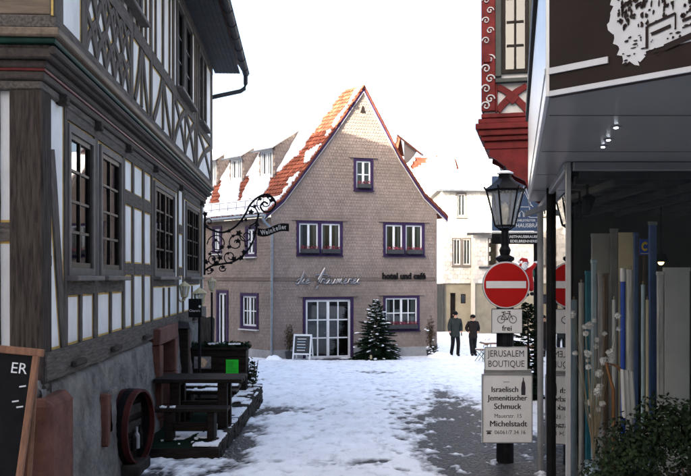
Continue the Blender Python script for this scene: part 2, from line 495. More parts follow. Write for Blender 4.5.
def skin_mesh(name, chains, m, sub=1):
    """chains: list of lists of (point, radius); joined where points coincide"""
    idx = {}; vs = []; rs = []; es = []
    for ch in chains:
        prev = None
        for p, r in ch:
            k = tuple(round(c, 4) for c in p)
            if k not in idx: idx[k] = len(vs); vs.append(p); rs.append(r if isinstance(r, tuple) else (r, r))
            if prev is not None and prev != idx[k]: es.append((prev, idx[k]))
            prev = idx[k]
    me = bpy.data.meshes.new(name); me.from_pydata(vs, es, [])
    o = bpy.data.objects.new(name, me); COL.objects.link(o)
    md = o.modifiers.new('s', 'SKIN'); md.use_smooth_shade = True
    for i, sv in enumerate(me.skin_vertices[0].data): sv.radius = rs[i]; sv.use_root = (i == 0)
    o.modifiers.new('u', 'SUBSURF').levels = sub
    me2 = bake(o); bpy.data.objects.remove(o)
    me2.materials.clear(); me2.materials.append(m); me2.name = name
    return me2
# ================================================================== SETTING
# ---- ground: one sheet to the horizon (cobbled where the snow is worn away)
def cobble_mat():
    m = bpy.data.materials.new('cobbles'); m.use_nodes = True
    nt = m.node_tree; N = nt.nodes; L = nt.links; b = N["Principled BSDF"]
    tc = N.new("ShaderNodeTexCoord"); vo = N.new("ShaderNodeTexVoronoi"); vo.feature = 'DISTANCE_TO_EDGE'; vo.inputs["Scale"].default_value = 10.5
    v2 = N.new("ShaderNodeTexVoronoi"); v2.inputs["Scale"].default_value = 10.5
    L.new(tc.outputs["Object"], vo.inputs["Vector"]); L.new(tc.outputs["Object"], v2.inputs["Vector"])
    cr = N.new("ShaderNodeValToRGB"); cr.color_ramp.elements[0].position = 0.02; cr.color_ramp.elements[1].position = 0.22
    L.new(vo.outputs["Distance"], cr.inputs[0])
    sep = N.new("ShaderNodeSeparateColor"); L.new(v2.outputs["Color"], sep.inputs[0])
    mr = N.new("ShaderNodeValToRGB"); mr.color_ramp.elements[0].color = (0.012, 0.0115, 0.011, 1); mr.color_ramp.elements[1].color = (0.035, 0.032, 0.03, 1)
    L.new(sep.outputs[0], mr.inputs[0])
    mx = N.new("ShaderNodeMix"); mx.data_type = 'RGBA'; mx.inputs[6].default_value = (0.075, 0.075, 0.078, 1)
    L.new(cr.outputs[0], mx.inputs[0]); L.new(mr.outputs[0], mx.inputs[7]); L.new(mx.outputs[2], b.inputs["Base Color"])
    b.inputs["Roughness"].default_value = 0.6; b.inputs["Specular IOR Level"].default_value = 0.2
    bp = N.new("ShaderNodeBump"); bp.inputs["Strength"].default_value = 0.8; bp.inputs["Distance"].default_value = 0.03
    L.new(cr.outputs[0], bp.inputs["Height"]); L.new(bp.outputs[0], b.inputs["Normal"])
    return m
M['cobbles'] = cobble_mat()
g = MB()
ys = [-900, -60] + [i*2.0 for i in range(-20, 31)] + [80, 120, 300, 900]
xs = [-900, -40, -10, -4, -2, 0, 2, 4, 8, 14, 40, 900]
vs = [(x, y, gz(y)) for y in ys for x in xs]
fs = [(j*len(xs)+i, j*len(xs)+i+1, (j+1)*len(xs)+i+1, (j+1)*len(xs)+i) for j in range(len(ys)-1) for i in range(len(xs)-1)]
g.add(vs, fs)
props(g.build('street_ground', M['cobbles']), kind='structure')

# ---- trodden snow over the cobbles; it thins out to nothing where people and cars have worn it
WORN = [  # x, y, rx, ry, strength
    (2.15, 13.6, 0.95, 4.0, 1.6), (1.75, 11.2, 0.7, 1.8, 0.8), (2.35, 19.0, 0.5, 2.6, 0.7), (-1.4, 16.6, 0.75, 0.8, 1.1), (-1.5, 12.4, 0.35, 2.0, 0.8),
    (0.1, 10.9, 0.6, 0.35, 0.55), (-0.9, 10.8, 0.8, .8, .25), (-0.4, 33.4, 1.6, 0.75, 1.3), (0.75, 26.5, 1.3, 0.7, 0.6), (-1.7, 14.2, 0.35, 1.6, 0.6), (2.6, 23.0, 0.6, 1.8, 0.35),
    (-2.3, 9.2, 0.6, 2.2, 1.0), (4.7, 33.0, 1.2, 0.7, 0.45), (1.0, 17.5, 0.25, 4.0, 0.18), (-0.3, 15.0, 0.22, 5.0, 0.15), (0.2, 20.5, 1.8, 0.25, 0.25)]
PRINTS = []
_r = random.Random(77)
for _k in range(14):                      # trails of footprints up and down the lane
    _x = _r.uniform(-1.2, 2.2); _y = _r.uniform(9, 14); _dx = _r.uniform(-.06, .06); _e = _r.uniform(24, 34)
    _s = 1
    while _y < _e:
        PRINTS.append((_x+.11*_s+_r.uniform(-.04, .04), _y)); _y += _r.uniform(.55, .8); _x += _dx*.7+_r.uniform(-.05, .05); _s = -_s
PGRID = {}
for _p in PRINTS: PGRID.setdefault((int(_p[0]//.5), int(_p[1]//.5)), []).append(_p)
def snow_h(x, y):
    n1 = noise.fractal(Vector((x*0.9, y*0.45, 3.1)), 0.9, 2.0, 4)
    n2 = noise.fractal(Vector((x*4.3, y*2.4, 7.7)), 0.9, 2.0, 3)
    n3 = noise.noise(Vector((x*17, y*11, 1.7)))
    n4 = noise.noise(Vector((x*31, y*17, 5.2)))
    t = 0.046 + 0.011*n1 + 0.007*n2 + 0.004*n3
    for xc, a in ((0.95, .013), (-0.55, .013)):          # packed wheel ruts
        u = (x-xc-0.12*math.sin(y*.21))/.16
        if abs(u) < 3: t -= a*math.exp(-u*u)*(.7+.6*n2)
    gx, gy = int(x//.5), int(y//.5)
    for i in (gx-1, gx, gx+1):
        for j in (gy-1, gy, gy+1):
            for (a, b) in PGRID.get((i, j), ()):
                q = ((x-a)/.065)**2+((y-b)/.15)**2
                if q < 4: t -= .021*math.exp(-q*q)
    w = 0
    for (a, b, rx, ry, s) in WORN:
        q = ((x-a)/rx)**2 + ((y-b)/ry)**2
        if q < 6: w += s*math.exp(-q)
    w = min(w, 1.15)
    t -= w*(0.056 + 0.02*n1)
    t += min(1, w)*(0.030*n2 + 0.020*n3 + 0.018*n4)      # worn places keep crusts and crumbs of snow
    return t
mb = MB(); yy = []; y = 2.0
while y < 62:
    yy.append(y); y += (0.035 if y > 8 else .09) + 0.0042*max(0, y-8)
xx = [-7.5 + i*0.055 for i in range(int(7.5/0.055))]
xx = [-9, -8] + [-7.0 + 0.25*i for i in range(17)] + [-2.9 + 0.035*i for i in range(177)] + [3.35 + 0.16*i for i in range(22)] + [7.0 + 0.5*i for i in range(21)]
vs = [(x, y, gz(y) + snow_h(x, y)) for y in yy for x in xx]
nx = len(xx)
fs = [(j*nx+i, j*nx+i+1, (j+1)*nx+i+1, (j+1)*nx+i) for j in range(len(yy)-1) for i in range(nx-1)]
mb.add(vs, fs)
def slush_mat():
    m = mat('street_snow', (0.86, 0.87, 0.89), 0.6, 0.08, 1.6, 0.35, 16, bdist=0.02, spec=0.3)
    nt = m.node_tree; N = nt.nodes; L = nt.links; b = N["Principled BSDF"]
    old = b.inputs["Base Color"].links[0].from_socket
    tc = N.new("ShaderNodeTexCoord"); mp = N.new("ShaderNodeMapping"); mp.inputs["Scale"].default_value = (2.2, 0.9, 1)
    nz = N.new("ShaderNodeTexNoise"); nz.inputs["Scale"].default_value = 2.2; nz.inputs["Detail"].default_value = 9; nz.inputs["Roughness"].default_value = 0.72
    L.new(tc.outputs["Object"], mp.inputs[0]); L.new(mp.outputs[0], nz.inputs["Vector"])
    cr = N.new("ShaderNodeValToRGB"); cr.color_ramp.elements[0].position = 0.52; cr.color_ramp.elements[1].position = 0.80
    L.new(nz.outputs[0], cr.inputs[0])
    mx = N.new("ShaderNodeMix"); mx.data_type = 'RGBA'; mx.inputs[7].default_value = (0.24, 0.235, 0.24, 1)
    L.new(cr.outputs[0], mx.inputs[0]); L.new(old, mx.inputs[6])
    a = N.new("ShaderNodeAttribute"); a.attribute_name = 'depth'       # thin snow is wet grey slush
    mr = N.new("ShaderNodeMapRange"); mr.inputs[1].default_value = 0.002; mr.inputs[2].default_value = 0.022; L.new(a.outputs["Fac"], mr.inputs[0])
    m2 = N.new("ShaderNodeMix"); m2.data_type = 'RGBA'; m2.inputs[6].default_value = (0.19, 0.19, 0.195, 1)
    L.new(mr.outputs[0], m2.inputs[0]); L.new(mx.outputs[2], m2.inputs[7]); L.new(m2.outputs[2], b.inputs["Base Color"])
    return m
M['street_snow'] = slush_mat()
sn = props(mb.build('trodden_snow', M['street_snow'], smooth=True), kind='structure')
at = sn.data.attributes.new('depth', 'FLOAT', 'POINT')
at.data.foreach_set('value', [v[2]-gz(v[1]) for v in mb.v])

# ================================================================== LEFT: half-timbered house
LD0, LX0, LK = 7.34, -2.27, -0.0512
lc = Vector((LX0 + LK*LD0, LD0, 0))
LTH = math.atan2(1, LK)
LM = T(*lc) @ RZ(LTH)                         # local x along the street, -y towards the street
def lw(px, off=0.0):
    """distance along the wall for a photo column (wall face moved outwards by off)"""
    d = FOC*(LX0+off) / ((px-PX0) - FOC*LK)
    return (d - LD0) * math.sqrt(1+LK*LK)
LL = 12.2
house = empty('timber_framed_house', (lc.x, lc.y, gz(LD0)-0.3), 'tall half-timbered house with grey beams, white infill panels and ochre border lines', 'house')
zB0, zB1 = CZ-0.90, CZ-0.65                   # sill beam
zC0 = CZ+1.62                                 # underside of the moulded cornice
zU = CZ+2.10; zE = CZ+4.84                    # upper storey

def beam(x0, z0, x1, z1, w, y=0.0, m='timber', trim=True, bow=0.0, proud=0.022, Mx=None, par=None, name='beam', seg=7):
    """one hewn timber: own object with grain along its length, and the ochre line painted beside it"""
    Mx = LM if Mx is None else Mx; par = par or house
    L_ = math.hypot(x1-x0, z1-z0); a = math.atan2(z1-z0, x1-x0)
    F = Mx @ T((x0+x1)/2, y, (z0+z1)/2) @ RY(-a)
    def strip(wid, th, base, j):
        b = MB(); top = []; bot = []
        for i in range(seg+1):
            t = i/seg; x = (t-0.5)*L_; c = bow*(1-(2*t-1)**2)
            top.append((x, c + wid/2 + random.uniform(-j, j))); bot.append((x, c - wid/2 + random.uniform(-j, j)))
        pts = bot + top[::-1]
        n = seg+1
        vs = [(p[0], -th, p[1]) for p in bot] + [(p[0], -th, p[1]) for p in top] + [(p[0], base, p[1]) for p in bot] + [(p[0], base, p[1]) for p in top]
        fs = []
        for i in range(seg):
            fs += [(i, i+1, n+i+1, n+i), (n+i, n+i+1, 3*n+i+1, 3*n+i), (2*n+i, 2*n+i+1, i+1, i)]
        fs += [(0, n, 3*n, 2*n), (seg, 2*n+seg, 3*n+seg, n+seg)]
        b.add(vs, fs); return b
    o = strip(w, proud*random.uniform(0.9, 1.15), 0.03, 0.006).build(name, M[m], par, F)
    if trim:
        t = strip(w+0.044, 0.003, 0.01, 0.003)
        t.build('ochre_line', M['ochre'], o, F)
    return o

# -- openings of the lower storey
lowwin = []
for (pa, pb) in ((68, 90.5), (100, 119)):
    lowwin.append((lw(pa), CZ+0.10, lw(pb), CZ+1.42, 2, 4, ()))
for (pa, pb) in ((154, 173), (185.5, 198)):
    lowwin.append((lw(pa), CZ+0.10, lw(pb), CZ+1.42, 4, 4, (2,)))
holes = [rect(a, b, c, d) for a, b, c, d, *_ in lowwin]
w_lo = wall('lower_wall', rect(0, zB0+0.02, LL, zC0+0.05), holes, M['plaster'], house, LM, 0.2, M['casing'])
for (a, b, c, d, nc, nr, mu) in lowwin:
    window(house, LM, a, b, c, d, M['winwood'], nc, nr, 0.055, 0.026, -0.012, M['glass_old'], M['casing'], 0.075, M['casing'], mulls=mu, roomdepth=0.8, roommat=M['dark'])
for x0_, x1_ in ((0, LL),):
    beam(x0_, (zB0+zB1)/2, x1_, (zB0+zB1)/2, zB1-zB0, 0, 'timber', proud=0.07, seg=24, name='sill_beam')
for px_ in (29+40, 108, 140, 165, 190):
    s_ = lw(px_)
    b = MB(); b.bbox(s_-0.2, -0.13, zB0+0.05, s_+0.2, -0.075, zB0+0.11, 0.012); b.build('peg', M['timber_old'], house, LM)
# posts (photo columns), full height of the lower storey
def post(pc, w=0.16, z0=zB1, z1=zC0, **k): return beam(lw(pc), z0, lw(pc), z1, w, **k)
b = MB()
rough_box(b, -0.05, -0.05, zB0-0.6, 0.20, 0.23, zC0, 0.008, 0.015); b.build('corner_post', M['timber_vert'], house, LM)
beam(0.215, zB1, 0.215, zC0, 0.03, m='timber')
beam(lw(47.5)+0.06, CZ+1.15, lw(63)-0.02, zB1, 0.17)                 # long brace
for pc, w in ((64.5, 0.1), (94.3, 0.17), (122.5, 0.12), (132, 0.12), (142.5, 0.12), (151.0, 0.13), (177.3, 0.14), (182.6, 0.15), (201.0, 0.32)):
    post(pc, w)
def rail(pa, pb, z, w=0.15, **k): return beam(lw(pa), z, lw(pb), z, w, **k)
rail(45.5, 49.5, CZ+0.15, 0.09)
for pa, pb in ((65.5, 92.8), (95.8, 121.3)): rail(pa, pb, CZ-0.10, 0.13)
for pa, pb in ((123.5, 131), (133, 141.5), (143.4, 150)):
    rail(pa, pb, CZ+1.04, 0.17); rail(pa, pb, CZ+0.12, 0.15)
for pa, pb in ((152, 176.2), (183.8, 198.8)): rail(pa, pb, CZ-0.07, 0.12)
for pa, pb in ((178.4, 181.6),):
    rail(pa, pb, CZ+0.9, 0.15); rail(pa, pb, CZ+0.12, 0.14)
for pc in (79, 109.5, 163, 168.5, 191.5): post(pc, 0.09, zB1, CZ-0.16)
rail(64, 176, zC0-0.045, 0.09); rail(183.8, 199.5, zC0-0.045, 0.09)

# -- end wall towards the lane
EM = LM @ RZ(R(-90))                          # local x runs away from the street corner, -y faces the camera
# (local +x of EM = -y of LM, so the wall runs over negative x)
wall('end_wall', rect(-8.5, zB0-1.6, -0.24, zC0), [], M['plaster'], house, EM @ T(0, 0.04, 0), 0.1)
beam(-0.9, zB1, -0.9, zC0, 0.2, Mx=EM, y=0.04); beam(-8.4, (zB0+zB1)/2, -0.25, (zB0+zB1)/2, 0.26, Mx=EM, y=0.04, proud=0.05); beam(-0.8, CZ+0.4, -0.24, CZ+0.4, 0.16, Mx=EM, y=0.04)

b = MB(); b.bbox(-8.4, -.19, CZ+2.215, .2, -.14, CZ+2.50, .01); b.build('upper_board', M['cornice_lit_tan'], house, EM)
beam(-.55, zB1, -.55, zC0, .42, Mx=EM, y=.04, m='timber_old', trim=False, proud=.03)
# -- moulded cornice carrying the upper storey
for z0, z1, p, m, nm in ((1.62, 1.70, 0.035, 'timber', 'cornice_board'), (1.70, 1.775, 0.06, 'cornice', 'cornice_board'), (1.775, 1.80, 0.068, 'red_line', 'red_fillet'),
                     (1.80, 1.865, 0.09, 'cornice', 'cornice_board'), (1.865, 1.95, 0.15, 'cornice', 'cornice_board'), (1.95, 1.985, 0.125, 'timber', 'cornice_board'),
                     (1.985, 2.03, 0.19, 'green_line', 'green_fillet'), (2.03, 2.10, 0.235, 'cornice_lit_tan', 'cornice_board'), (2.10, 2.21, 0.205, 'timber', 'cornice_board')):
    b = MB(); b.bbox(-p, -p, CZ+z0, LL+p*0.7, 8.0, CZ+z1+0.001, 0.012 if z1-z0 > .03 else 0.004); b.build(nm, M[m], house, LM)
b = MB()
for i in range(60):        # rounded bead under the tan board
    pass
b.tube([(-0.16, -0.16, CZ+1.93), (LL+0.1, -0.16, CZ+1.93)], 0.035, 8); b.build('bead', M['cornice'], house, LM)
for px_ in (57, 93, 124, 152, 178, 199):
    s_ = lw(px_); b = MB(); b.bbox(s_-0.05, -0.105, CZ+1.60, s_+0.05, 0, CZ+1.695, 0.008); b.build('beam_end', M['timber_old'], house, LM)

# -- upper storey
UO = 0.18
UM = LM @ T(0, -UO, 0)
def uw(px): return lw(px, UO)
upwin = [(uw(176.3), CZ+3.24, uw(182.6), CZ+4.60), (uw(184.4), CZ+3.24, uw(190.6), CZ+4.60), (uw(198.3), CZ+3.24, uw(201.4), CZ+4.60), (uw(202.3), CZ+3.24, uw(205), CZ+4.60)]
for xa in (1.2, 2.6): upwin.append((xa, CZ+3.35, xa+0.95, CZ+4.6))
ULL = LL+0.12
wall('upper_wall', rect(-UO, CZ+2.15, ULL, zE+0.1), [rect(*q) for q in upwin], M['plaster'], house, UM, 0.2, M['casing'])
wall('upper_end_wall', rect(-8.5, CZ+2.15, 0.18, zE+0.1), [], M['plaster'], house, EM @ T(0, -0.18, 0), 0.1)
for q in upwin:
    window(house, UM, *q, M['winwood'], 2, 3, 0.05, 0.03, 0.0, M['glass_old'], M['casing'], 0.06, M['casing'], roomdepth=0.8, roommat=M['dark'])
def ub(x0, z0, x1, z1, w, **k): return beam(x0, CZ+z0, x1, CZ+z1, w, Mx=UM, **k)
# posts and rails
xl0, xl1 = uw(84), uw(129)
ub(-0.1, 2.2, -0.1, 4.8, 0.22)
for s_ in (xl0-0.06, xl1+0.08): ub(s_, 2.2, s_, 4.85, 0.17)
xr = [uw(131)+0.1, uw(149), uw(172.5), uw(193.5), uw(196.6), uw(207)]
for s_ in (uw(150), uw(172.5), uw(194.5), uw(196.6)): ub(s_, 2.2, s_, 4.85, 0.15)
ub(ULL-0.13, 2.2, ULL-0.13, 4.85, 0.26)
cuts = [0.03, xl0-0.15, None, xl0+0.03, xl1-0.02, None, xl1+0.17, uw(150)-0.08, None, uw(150)+0.08, uw(172.5)-0.08, None, uw(172.5)+.08, uw(194.5)-.08, None, uw(196.6)+.08, ULL-.27, None]
for i in range(0, len(cuts), 3): ub(cuts[i], 3.06, cuts[i+1], 3.06, 0.18, proud=0.026)
ub(-0.1, 4.78, ULL, 4.78, 0.2, proud=0.028, seg=20)
# lattice of crossed, slightly bowed timbers
n = 5
for i in range(n):
    t0 = xl0 + 0.03 + (xl1-xl0-0.08)*i/n; t1 = xl0 + 0.03 + (xl1-xl0-0.08)*(i+1)/n
    for a, b_ in ((2.2, 2.58), (2.58, 2.97)):
        ub(t0, a, t1, b_, 0.085, bow=0.05, proud=0.021, trim=(i % 2 == 0)); ub(t0, b_, t1, a, 0.085, bow=0.05, proud=0.025, trim=False)
    ub(t0, 2.2, t0, 2.97, 0.075, proud=0.019, bow=0.03)
    ub(t0, 3.16, t1, 4.68, 0.10, proud=0.021); ub(t1, 3.16, t0, 4.68, 0.10, proud=0.025, trim=False)
# "man" figures of post and two leaning braces
def man(xa, xb, hi=True):
    c = (xa+xb)/2
    ub(c, 2.22, c, 2.96, 0.11)
    ub(c-0.09, 2.94, xa+0.12, 2.22, 0.12, bow=0.05); ub(c+0.09, 2.94, xb-0.12, 2.22, 0.12, bow=-0.05)
    if hi:
        ub(c, 3.16, c, 4.68, 0.12); ub(xa+0.3, 3.16, xa+0.3, 4.68, 0.09); ub(xb-0.3, 3.16, xb-0.3, 4.68, 0.09)
man(xl1+0.16, uw(150)-0.08)
man(uw(150)+0.08, uw(172.5)-0.08)
for xa, xb in ((uw(172.5)+0.1, (uw(172.5)+uw(194.5))/2), ((uw(172.5)+uw(194.5))/2, uw(194.5)-0.1), (uw(196.6)+.1, ULL-.3)):
    ub(xa, 2.22, xb, 2.95, 0.11, bow=0.09); ub(xa, 2.95, xb, 2.22, 0.11, bow=0.09, proud=0.027, trim=False)
ub((uw(172.5)+uw(194.5))/2, 2.2, (uw(172.5)+uw(194.5))/2, 2.97, 0.1)

# -- eaves, gutter, roof
ev = 0.62
b = MB()
nb = 7
for i in range(nb):
    y0 = -UO - ev + (ev-0.02)*i/nb
    bb = MB(); bb.box(-0.7, y0+0.006, zE+0.02, ULL+0.55, y0+(ev-0.02)/nb, zE+0.045); bb.build('soffit_board', M['anthracite'], house, LM)
rp = [(-UO-ev-0.08, zE-0.0), (3.9, zE+6.6), (8.6, zE-0.0)]
rf = MB()
th = 0.16
for (ya, za), (yb, zb) in ((rp[0], rp[1]), (rp[1], rp[2])):
    vs = [(-0.75, ya, za+0.05), (ULL+0.6, ya, za+0.05), (ULL+0.6, yb, zb+0.05), (-0.75, yb, zb+0.05)]
    vs += [(v[0], v[1], v[2]+th) for v in vs]
    rf.add(vs, [(0, 3, 2, 1), (4, 5, 6, 7), (0, 1, 5, 4), (1, 2, 6, 5), (2, 3, 7, 6), (3, 0, 4, 7)])
roof = rf.build('roof', M['tile'], house, LM)
sm = MB()
for (ya, za), (yb, zb) in ((rp[0], rp[1]), (rp[1], rp[2])):
    vs = [(-0.7, ya*0.98, za+0.28), (ULL+0.55, ya*0.98, za+0.28), (ULL+0.55, yb, zb+0.27), (-0.7, yb, zb+0.27)]
    vs += [(v[0], v[1], v[2]+0.1) for v in vs]
    sm.add(vs, [(0, 3, 2, 1), (4, 5, 6, 7), (0, 1, 5, 4), (1, 2, 6, 5), (2, 3, 7, 6), (3, 0, 4, 7)])
sm.build('roof_snow', M['snow'], roof, LM)
for xx_ in (-0.1, ULL):     # gable triangles
    gb = MB(); gb.add([(xx_, -0.1, zE), (xx_, 8.0, zE), (xx_, 3.9, zE+6.1)], [(0, 1, 2)]); gb.build('gable', M['plaster'], house, LM)
b = MB(); b.box(0.0, 7.95, 0.2, ULL, 8.05, zE+0.1); b.build('rear_wall', M['plaster'], house, LM)
b = MB(); b.box(ULL-0.06, 0.02, 0.2, ULL-0.01, 7.9, zE+0.1); b.build('far_end_wall', M['plaster'], house, LM)
b = MB()
gy = -UO-ev-0.13; gzc = zE+0.03
arc = [(gy+0.075*math.cos(a), gzc+0.075*math.sin(a)) for a in [math.pi*(1+i/8) for i in range(9)]]
vs = []; 
for x in [-0.7 + (ULL+1.3)*i/40 for i in range(41)]: vs += [(x, p[0], p[1]) for p in arc]
fs = [(i*9+k, i*9+k+1, (i+1)*9+k+1, (i+1)*9+k) for i in range(40) for k in range(8)]
b.add(vs, fs)
for i in range(16):
    x = -0.6+i*0.86; b.tube([(x, p[0]*1.0, p[1]) for p in [(gy+0.084*math.cos(a), gzc+0.084*math.sin(a)) for a in [math.pi*(1+j/8) for j in range(9)]]], 0.008, 4)
b.tube([(-0.7, gy-0.075, gzc), (ULL+0.6, gy-0.075, gzc)], 0.014, 6)
gut = b.build('gutter', M['anthracite'], house, LM)
xe = ULL+0.50
b = MB(); b.tube([(xe, gy, gzc-0.05), (xe, gy, gzc-0.26), (xe-0.02, gy+0.03, gzc-0.38), (xe-0.06, gy+0.12, gzc-0.45), (xe-0.3, -UO-0.12, gzc-0.62), (xe-0.4, -UO+0.1, gzc-0.7)], 0.05, 8)
b.build('downpipe', M['anthracite'], house, LM)

# -- rubble base with cellar openings in red sandstone
def base_front():
    mb = MB(); nx, nz = 170, 36
    z0 = gz(LD0+LL)-0.4
    op = [(lw(93), lw(104.5), CZ-1.75, CZ-1.30), (lw(152), lw(166), -5, CZ-1.00)]
    vs = []
    for k in range(nz+1):
        for i in range(nx+1):
            x = -0.12 + (LL+0.12)*i/nx; z = z0 + (zB0-0.0-z0)*k/nz
            batter = 0.10*(zB0-z)/1.6
            nn = 0.030*noise.fractal(Vector((x*2.1, z*2.6, 0.3)), 0.9, 2.0, 4) + 0.012*noise.noise(Vector((x*11, z*11, 4)))
            y = -0.055 - batter - nn
            if k == nz: y = 0.04
            vs.append((x, y, z))
    fs = []
    for k in range(nz):
        for i in range(nx):
            x = -0.12 + (LL+0.12)*(i+.5)/nx; z = z0 + (zB0-z0)*(k+.5)/nz
            if any(a < x < c and e < z < f for a, c, e, f in op): continue
            a = k*(nx+1)+i
            fs.append((a, a+1, a+nx+2, a+nx+1))
    mb.add(vs, fs)
    o = mb.build('rubble_base', M['rubble'], house, LM, smooth=True)
    for (a, c, e, f) in op:
        zb = max(e, gz(LD0+a)-0.3)
        h = MB(); h.box(a-0.03, 0.34, zb-0.05, c+0.03, 0.36, f+0.05)
        for s0, s1 in ((a-0.03, a), (c, c+0.03)): h.box(s0, -0.02, zb-0.05, s1, 0.34, f)
        h.box(a, -0.02, f, c, 0.34, f+0.03); h.build('cellar_recess', M['sandstone'], o, LM)
    # sandstone surrounds: separate dressed blocks
    a, c, e, f = op[1]
    zb = gz(LD0+a)-0.2; hh = (f-zb)/3
    for k in range(3):
        for s0, s1 in ((a-0.24, a+0.02), (c-0.02, c+0.24)):
            s = MB(); rough_box(s, s0, -0.165, zb+hh*k, s1, 0.06, zb+hh*(k+1)-0.008, 0.006, 0.015); s.build('sandstone_block', M['sandstone'], o, LM)
    s = MB(); rough_box(s, a-0.26, -0.165, f-0.003, c+0.26, 0.06, f+0.24, 0.006, 0.015); s.build('sandstone_lintel', M['sandstone'], o, LM)
    d = MB()
    d.box(a+0.02, 0.1, zb, c-0.02, 0.14, f); d.build('cellar_door', M['dark'], o, LM)
    a, c, e, f = op[0]
    s = MB(); rough_box(s, a-0.04, -0.17, e-0.08, a+0.10, 0.04, f+0.04, 0.01, 0.015); s.build('sandstone_block', M['sandstone'], o, LM)
    s = MB(); rough_box(s, a+.1, -0.14, f-0.02, c+.05, 0.04, f+0.05, 0.01, 0.01); s.build('sandstone_lintel', M['rubble'], o, LM)
    # dressed corner stone
    s = MB()
    rough_box(s, -0.30, -0.20, 0.2, 0.42, 0.5, CZ-1.02, 0.012, 0.06); s.build('corner_stone', M['sandstone'], o, LM)
    s = MB(); rough_box(s, -0.12, -0.05, CZ-1.05, 0.10, 0.3, zB0+.02, 0.015, 0.03); s.build('corner_stone', M['rubble'], o, LM)
base_front()
b = MB(); b.box(-8.5, 0.0, 0.2, -0.32, 0.1, zB0-0.02); b.build('rubble_end', M['rubble'], house, EM @ T(0, 0.0, 0))
# ================================================================== HOTEL
HA = Vector((-2.89, 33.4, 0)); HB = Vector((3.77, 35.4, 0))
HTH = math.atan2(HB.y-HA.y, HB.x-HA.x); HW = (HB-HA).length
HM = T(*HA) @ RZ(HTH)
def onplane(px, py, Mx, off=0.0):
    """where a photo pixel's sight line meets the wall plane (local y = off)"""
    inv = Mx.inverted(); o = inv @ Vector((0, 0, CZ)); q = inv @ P(px, py, 10.0)
    d = q-o; t = (off-o.y)/d.y
    r = o+d*t
    return r.x, r.z
def hf(px, py=HOR): return onplane(px, py, HM)
SD = Vector((0.683, -0.730, 0)).normalized()           # side wall, running towards the street corner
STH = math.atan2(SD.y, SD.x)
SM = T(*HA) @ RZ(STH)                                   # local x<0 along the side wall
def sf(px, py=HOR): return onplane(px, py, SM)
SL = 8.6
hotel = empty('hotel_house', (HA.x, HA.y, 0), 'shingle-clad gabled hotel with purple window surrounds and snow-covered red tile roof', 'house')
def hz(px, py): return hf(px, py)[1]
zEave = hz(345, 213)
# roof profile on the facade plane (x, z), left eave to ridge to right eave
VO = -0.10
def vp(px, py): return onplane(px, py, HM, VO)
prof = [vp(265, 214), vp(284, 197), vp(333, 131), vp(364, 86), vp(400, 155), vp(425, 194), vp(448, 217)]
gable = [(p[0], p[1]-0.10) for p in prof]
plinth = 0.42
def fr(pa, pb, ya, yb):
    xa, xb = hf(pa)[0], hf(pb)[0]; c = (pa+pb)/2
    return (xa, hz(c, yb), xb, hz(c, ya))
q_door = fr(305.5, 350.5, 299.5, 358.8)
q_door = (q_door[0], 0.06, q_door[2], q_door[3])
q_ul = fr(299, 340, 223.5, 254); q_ur = fr(385.5, 422, 225, 252.5)
zc = (q_ul[1]+q_ur[1])/2, (q_ul[3]+q_ur[3])/2
q_ul = (q_ul[0], zc[0], q_ul[2], zc[1]); q_ur = (q_ur[0], zc[0], q_ur[2], zc[1])
q_lr = fr(385.5, 417, 298, 328); q_gb = fr(356, 370.5, 161, 188)
fholes = [q_door, q_ul, q_ur, q_lr, q_gb]
outer = [(0, 0.0)] + [(0, gable[0][1])] + [p for p in gable[1:-1]] + [(HW, gable[-2][1]-0.6)] + [(HW, 0.0)]
outer[1] = (0, max(zEave-0.1, gable[0][1]))
wall('front_wall', outer, [rect(*q) for q in fholes], M['shingle_wall'], hotel, HM, 0.16, M['purple'])
spoly = [(0.0, plinth)] + [(0.0, outer[1][1])] + gable[1:-1] + [(HW, outer[-2][1]), (HW, plinth)]
zTrim = CZ-0.06
ex = 0.10
hx = [(q[0]-ex, q[1]-ex, q[2]+ex, q[3]+ex) for q in fholes]
shingles('wall_shingles', spoly, hx + [(-1, zTrim-0.03, 20, zTrim+0.05)], M['shingle'], hotel, HM, 0.112, 0.125, lift=0.017)
b = MB(); b.bbox(-0.03, -0.05, zTrim-0.05, HW+0.03, 0.0, zTrim-0.012, 0.008); b.build('string_course', M['shingle_wall'], hotel, HM)
b = MB(); b.bbox(-0.02, -0.06, -0.3, q_door[0]-0.12, 0.0, plinth+0.02, 0.01); b.build('plinth', M['plinth'], hotel, HM)
b = MB(); b.bbox(q_door[2]+0.12, -0.06, -0.3, HW+0.02, 0.0, plinth+0.02, 0.01); b.build('plinth', M['plinth'], hotel, HM)
for xx_ in (-0.035, HW-.05):
    b = MB(); b.bbox(xx_, -.03, plinth+.02, xx_+.085, .06, zEave-.15 if xx_ < 0 else gable[-2][1]-.75, .006); b.build('corner_board', M['shingle'], hotel, HM)
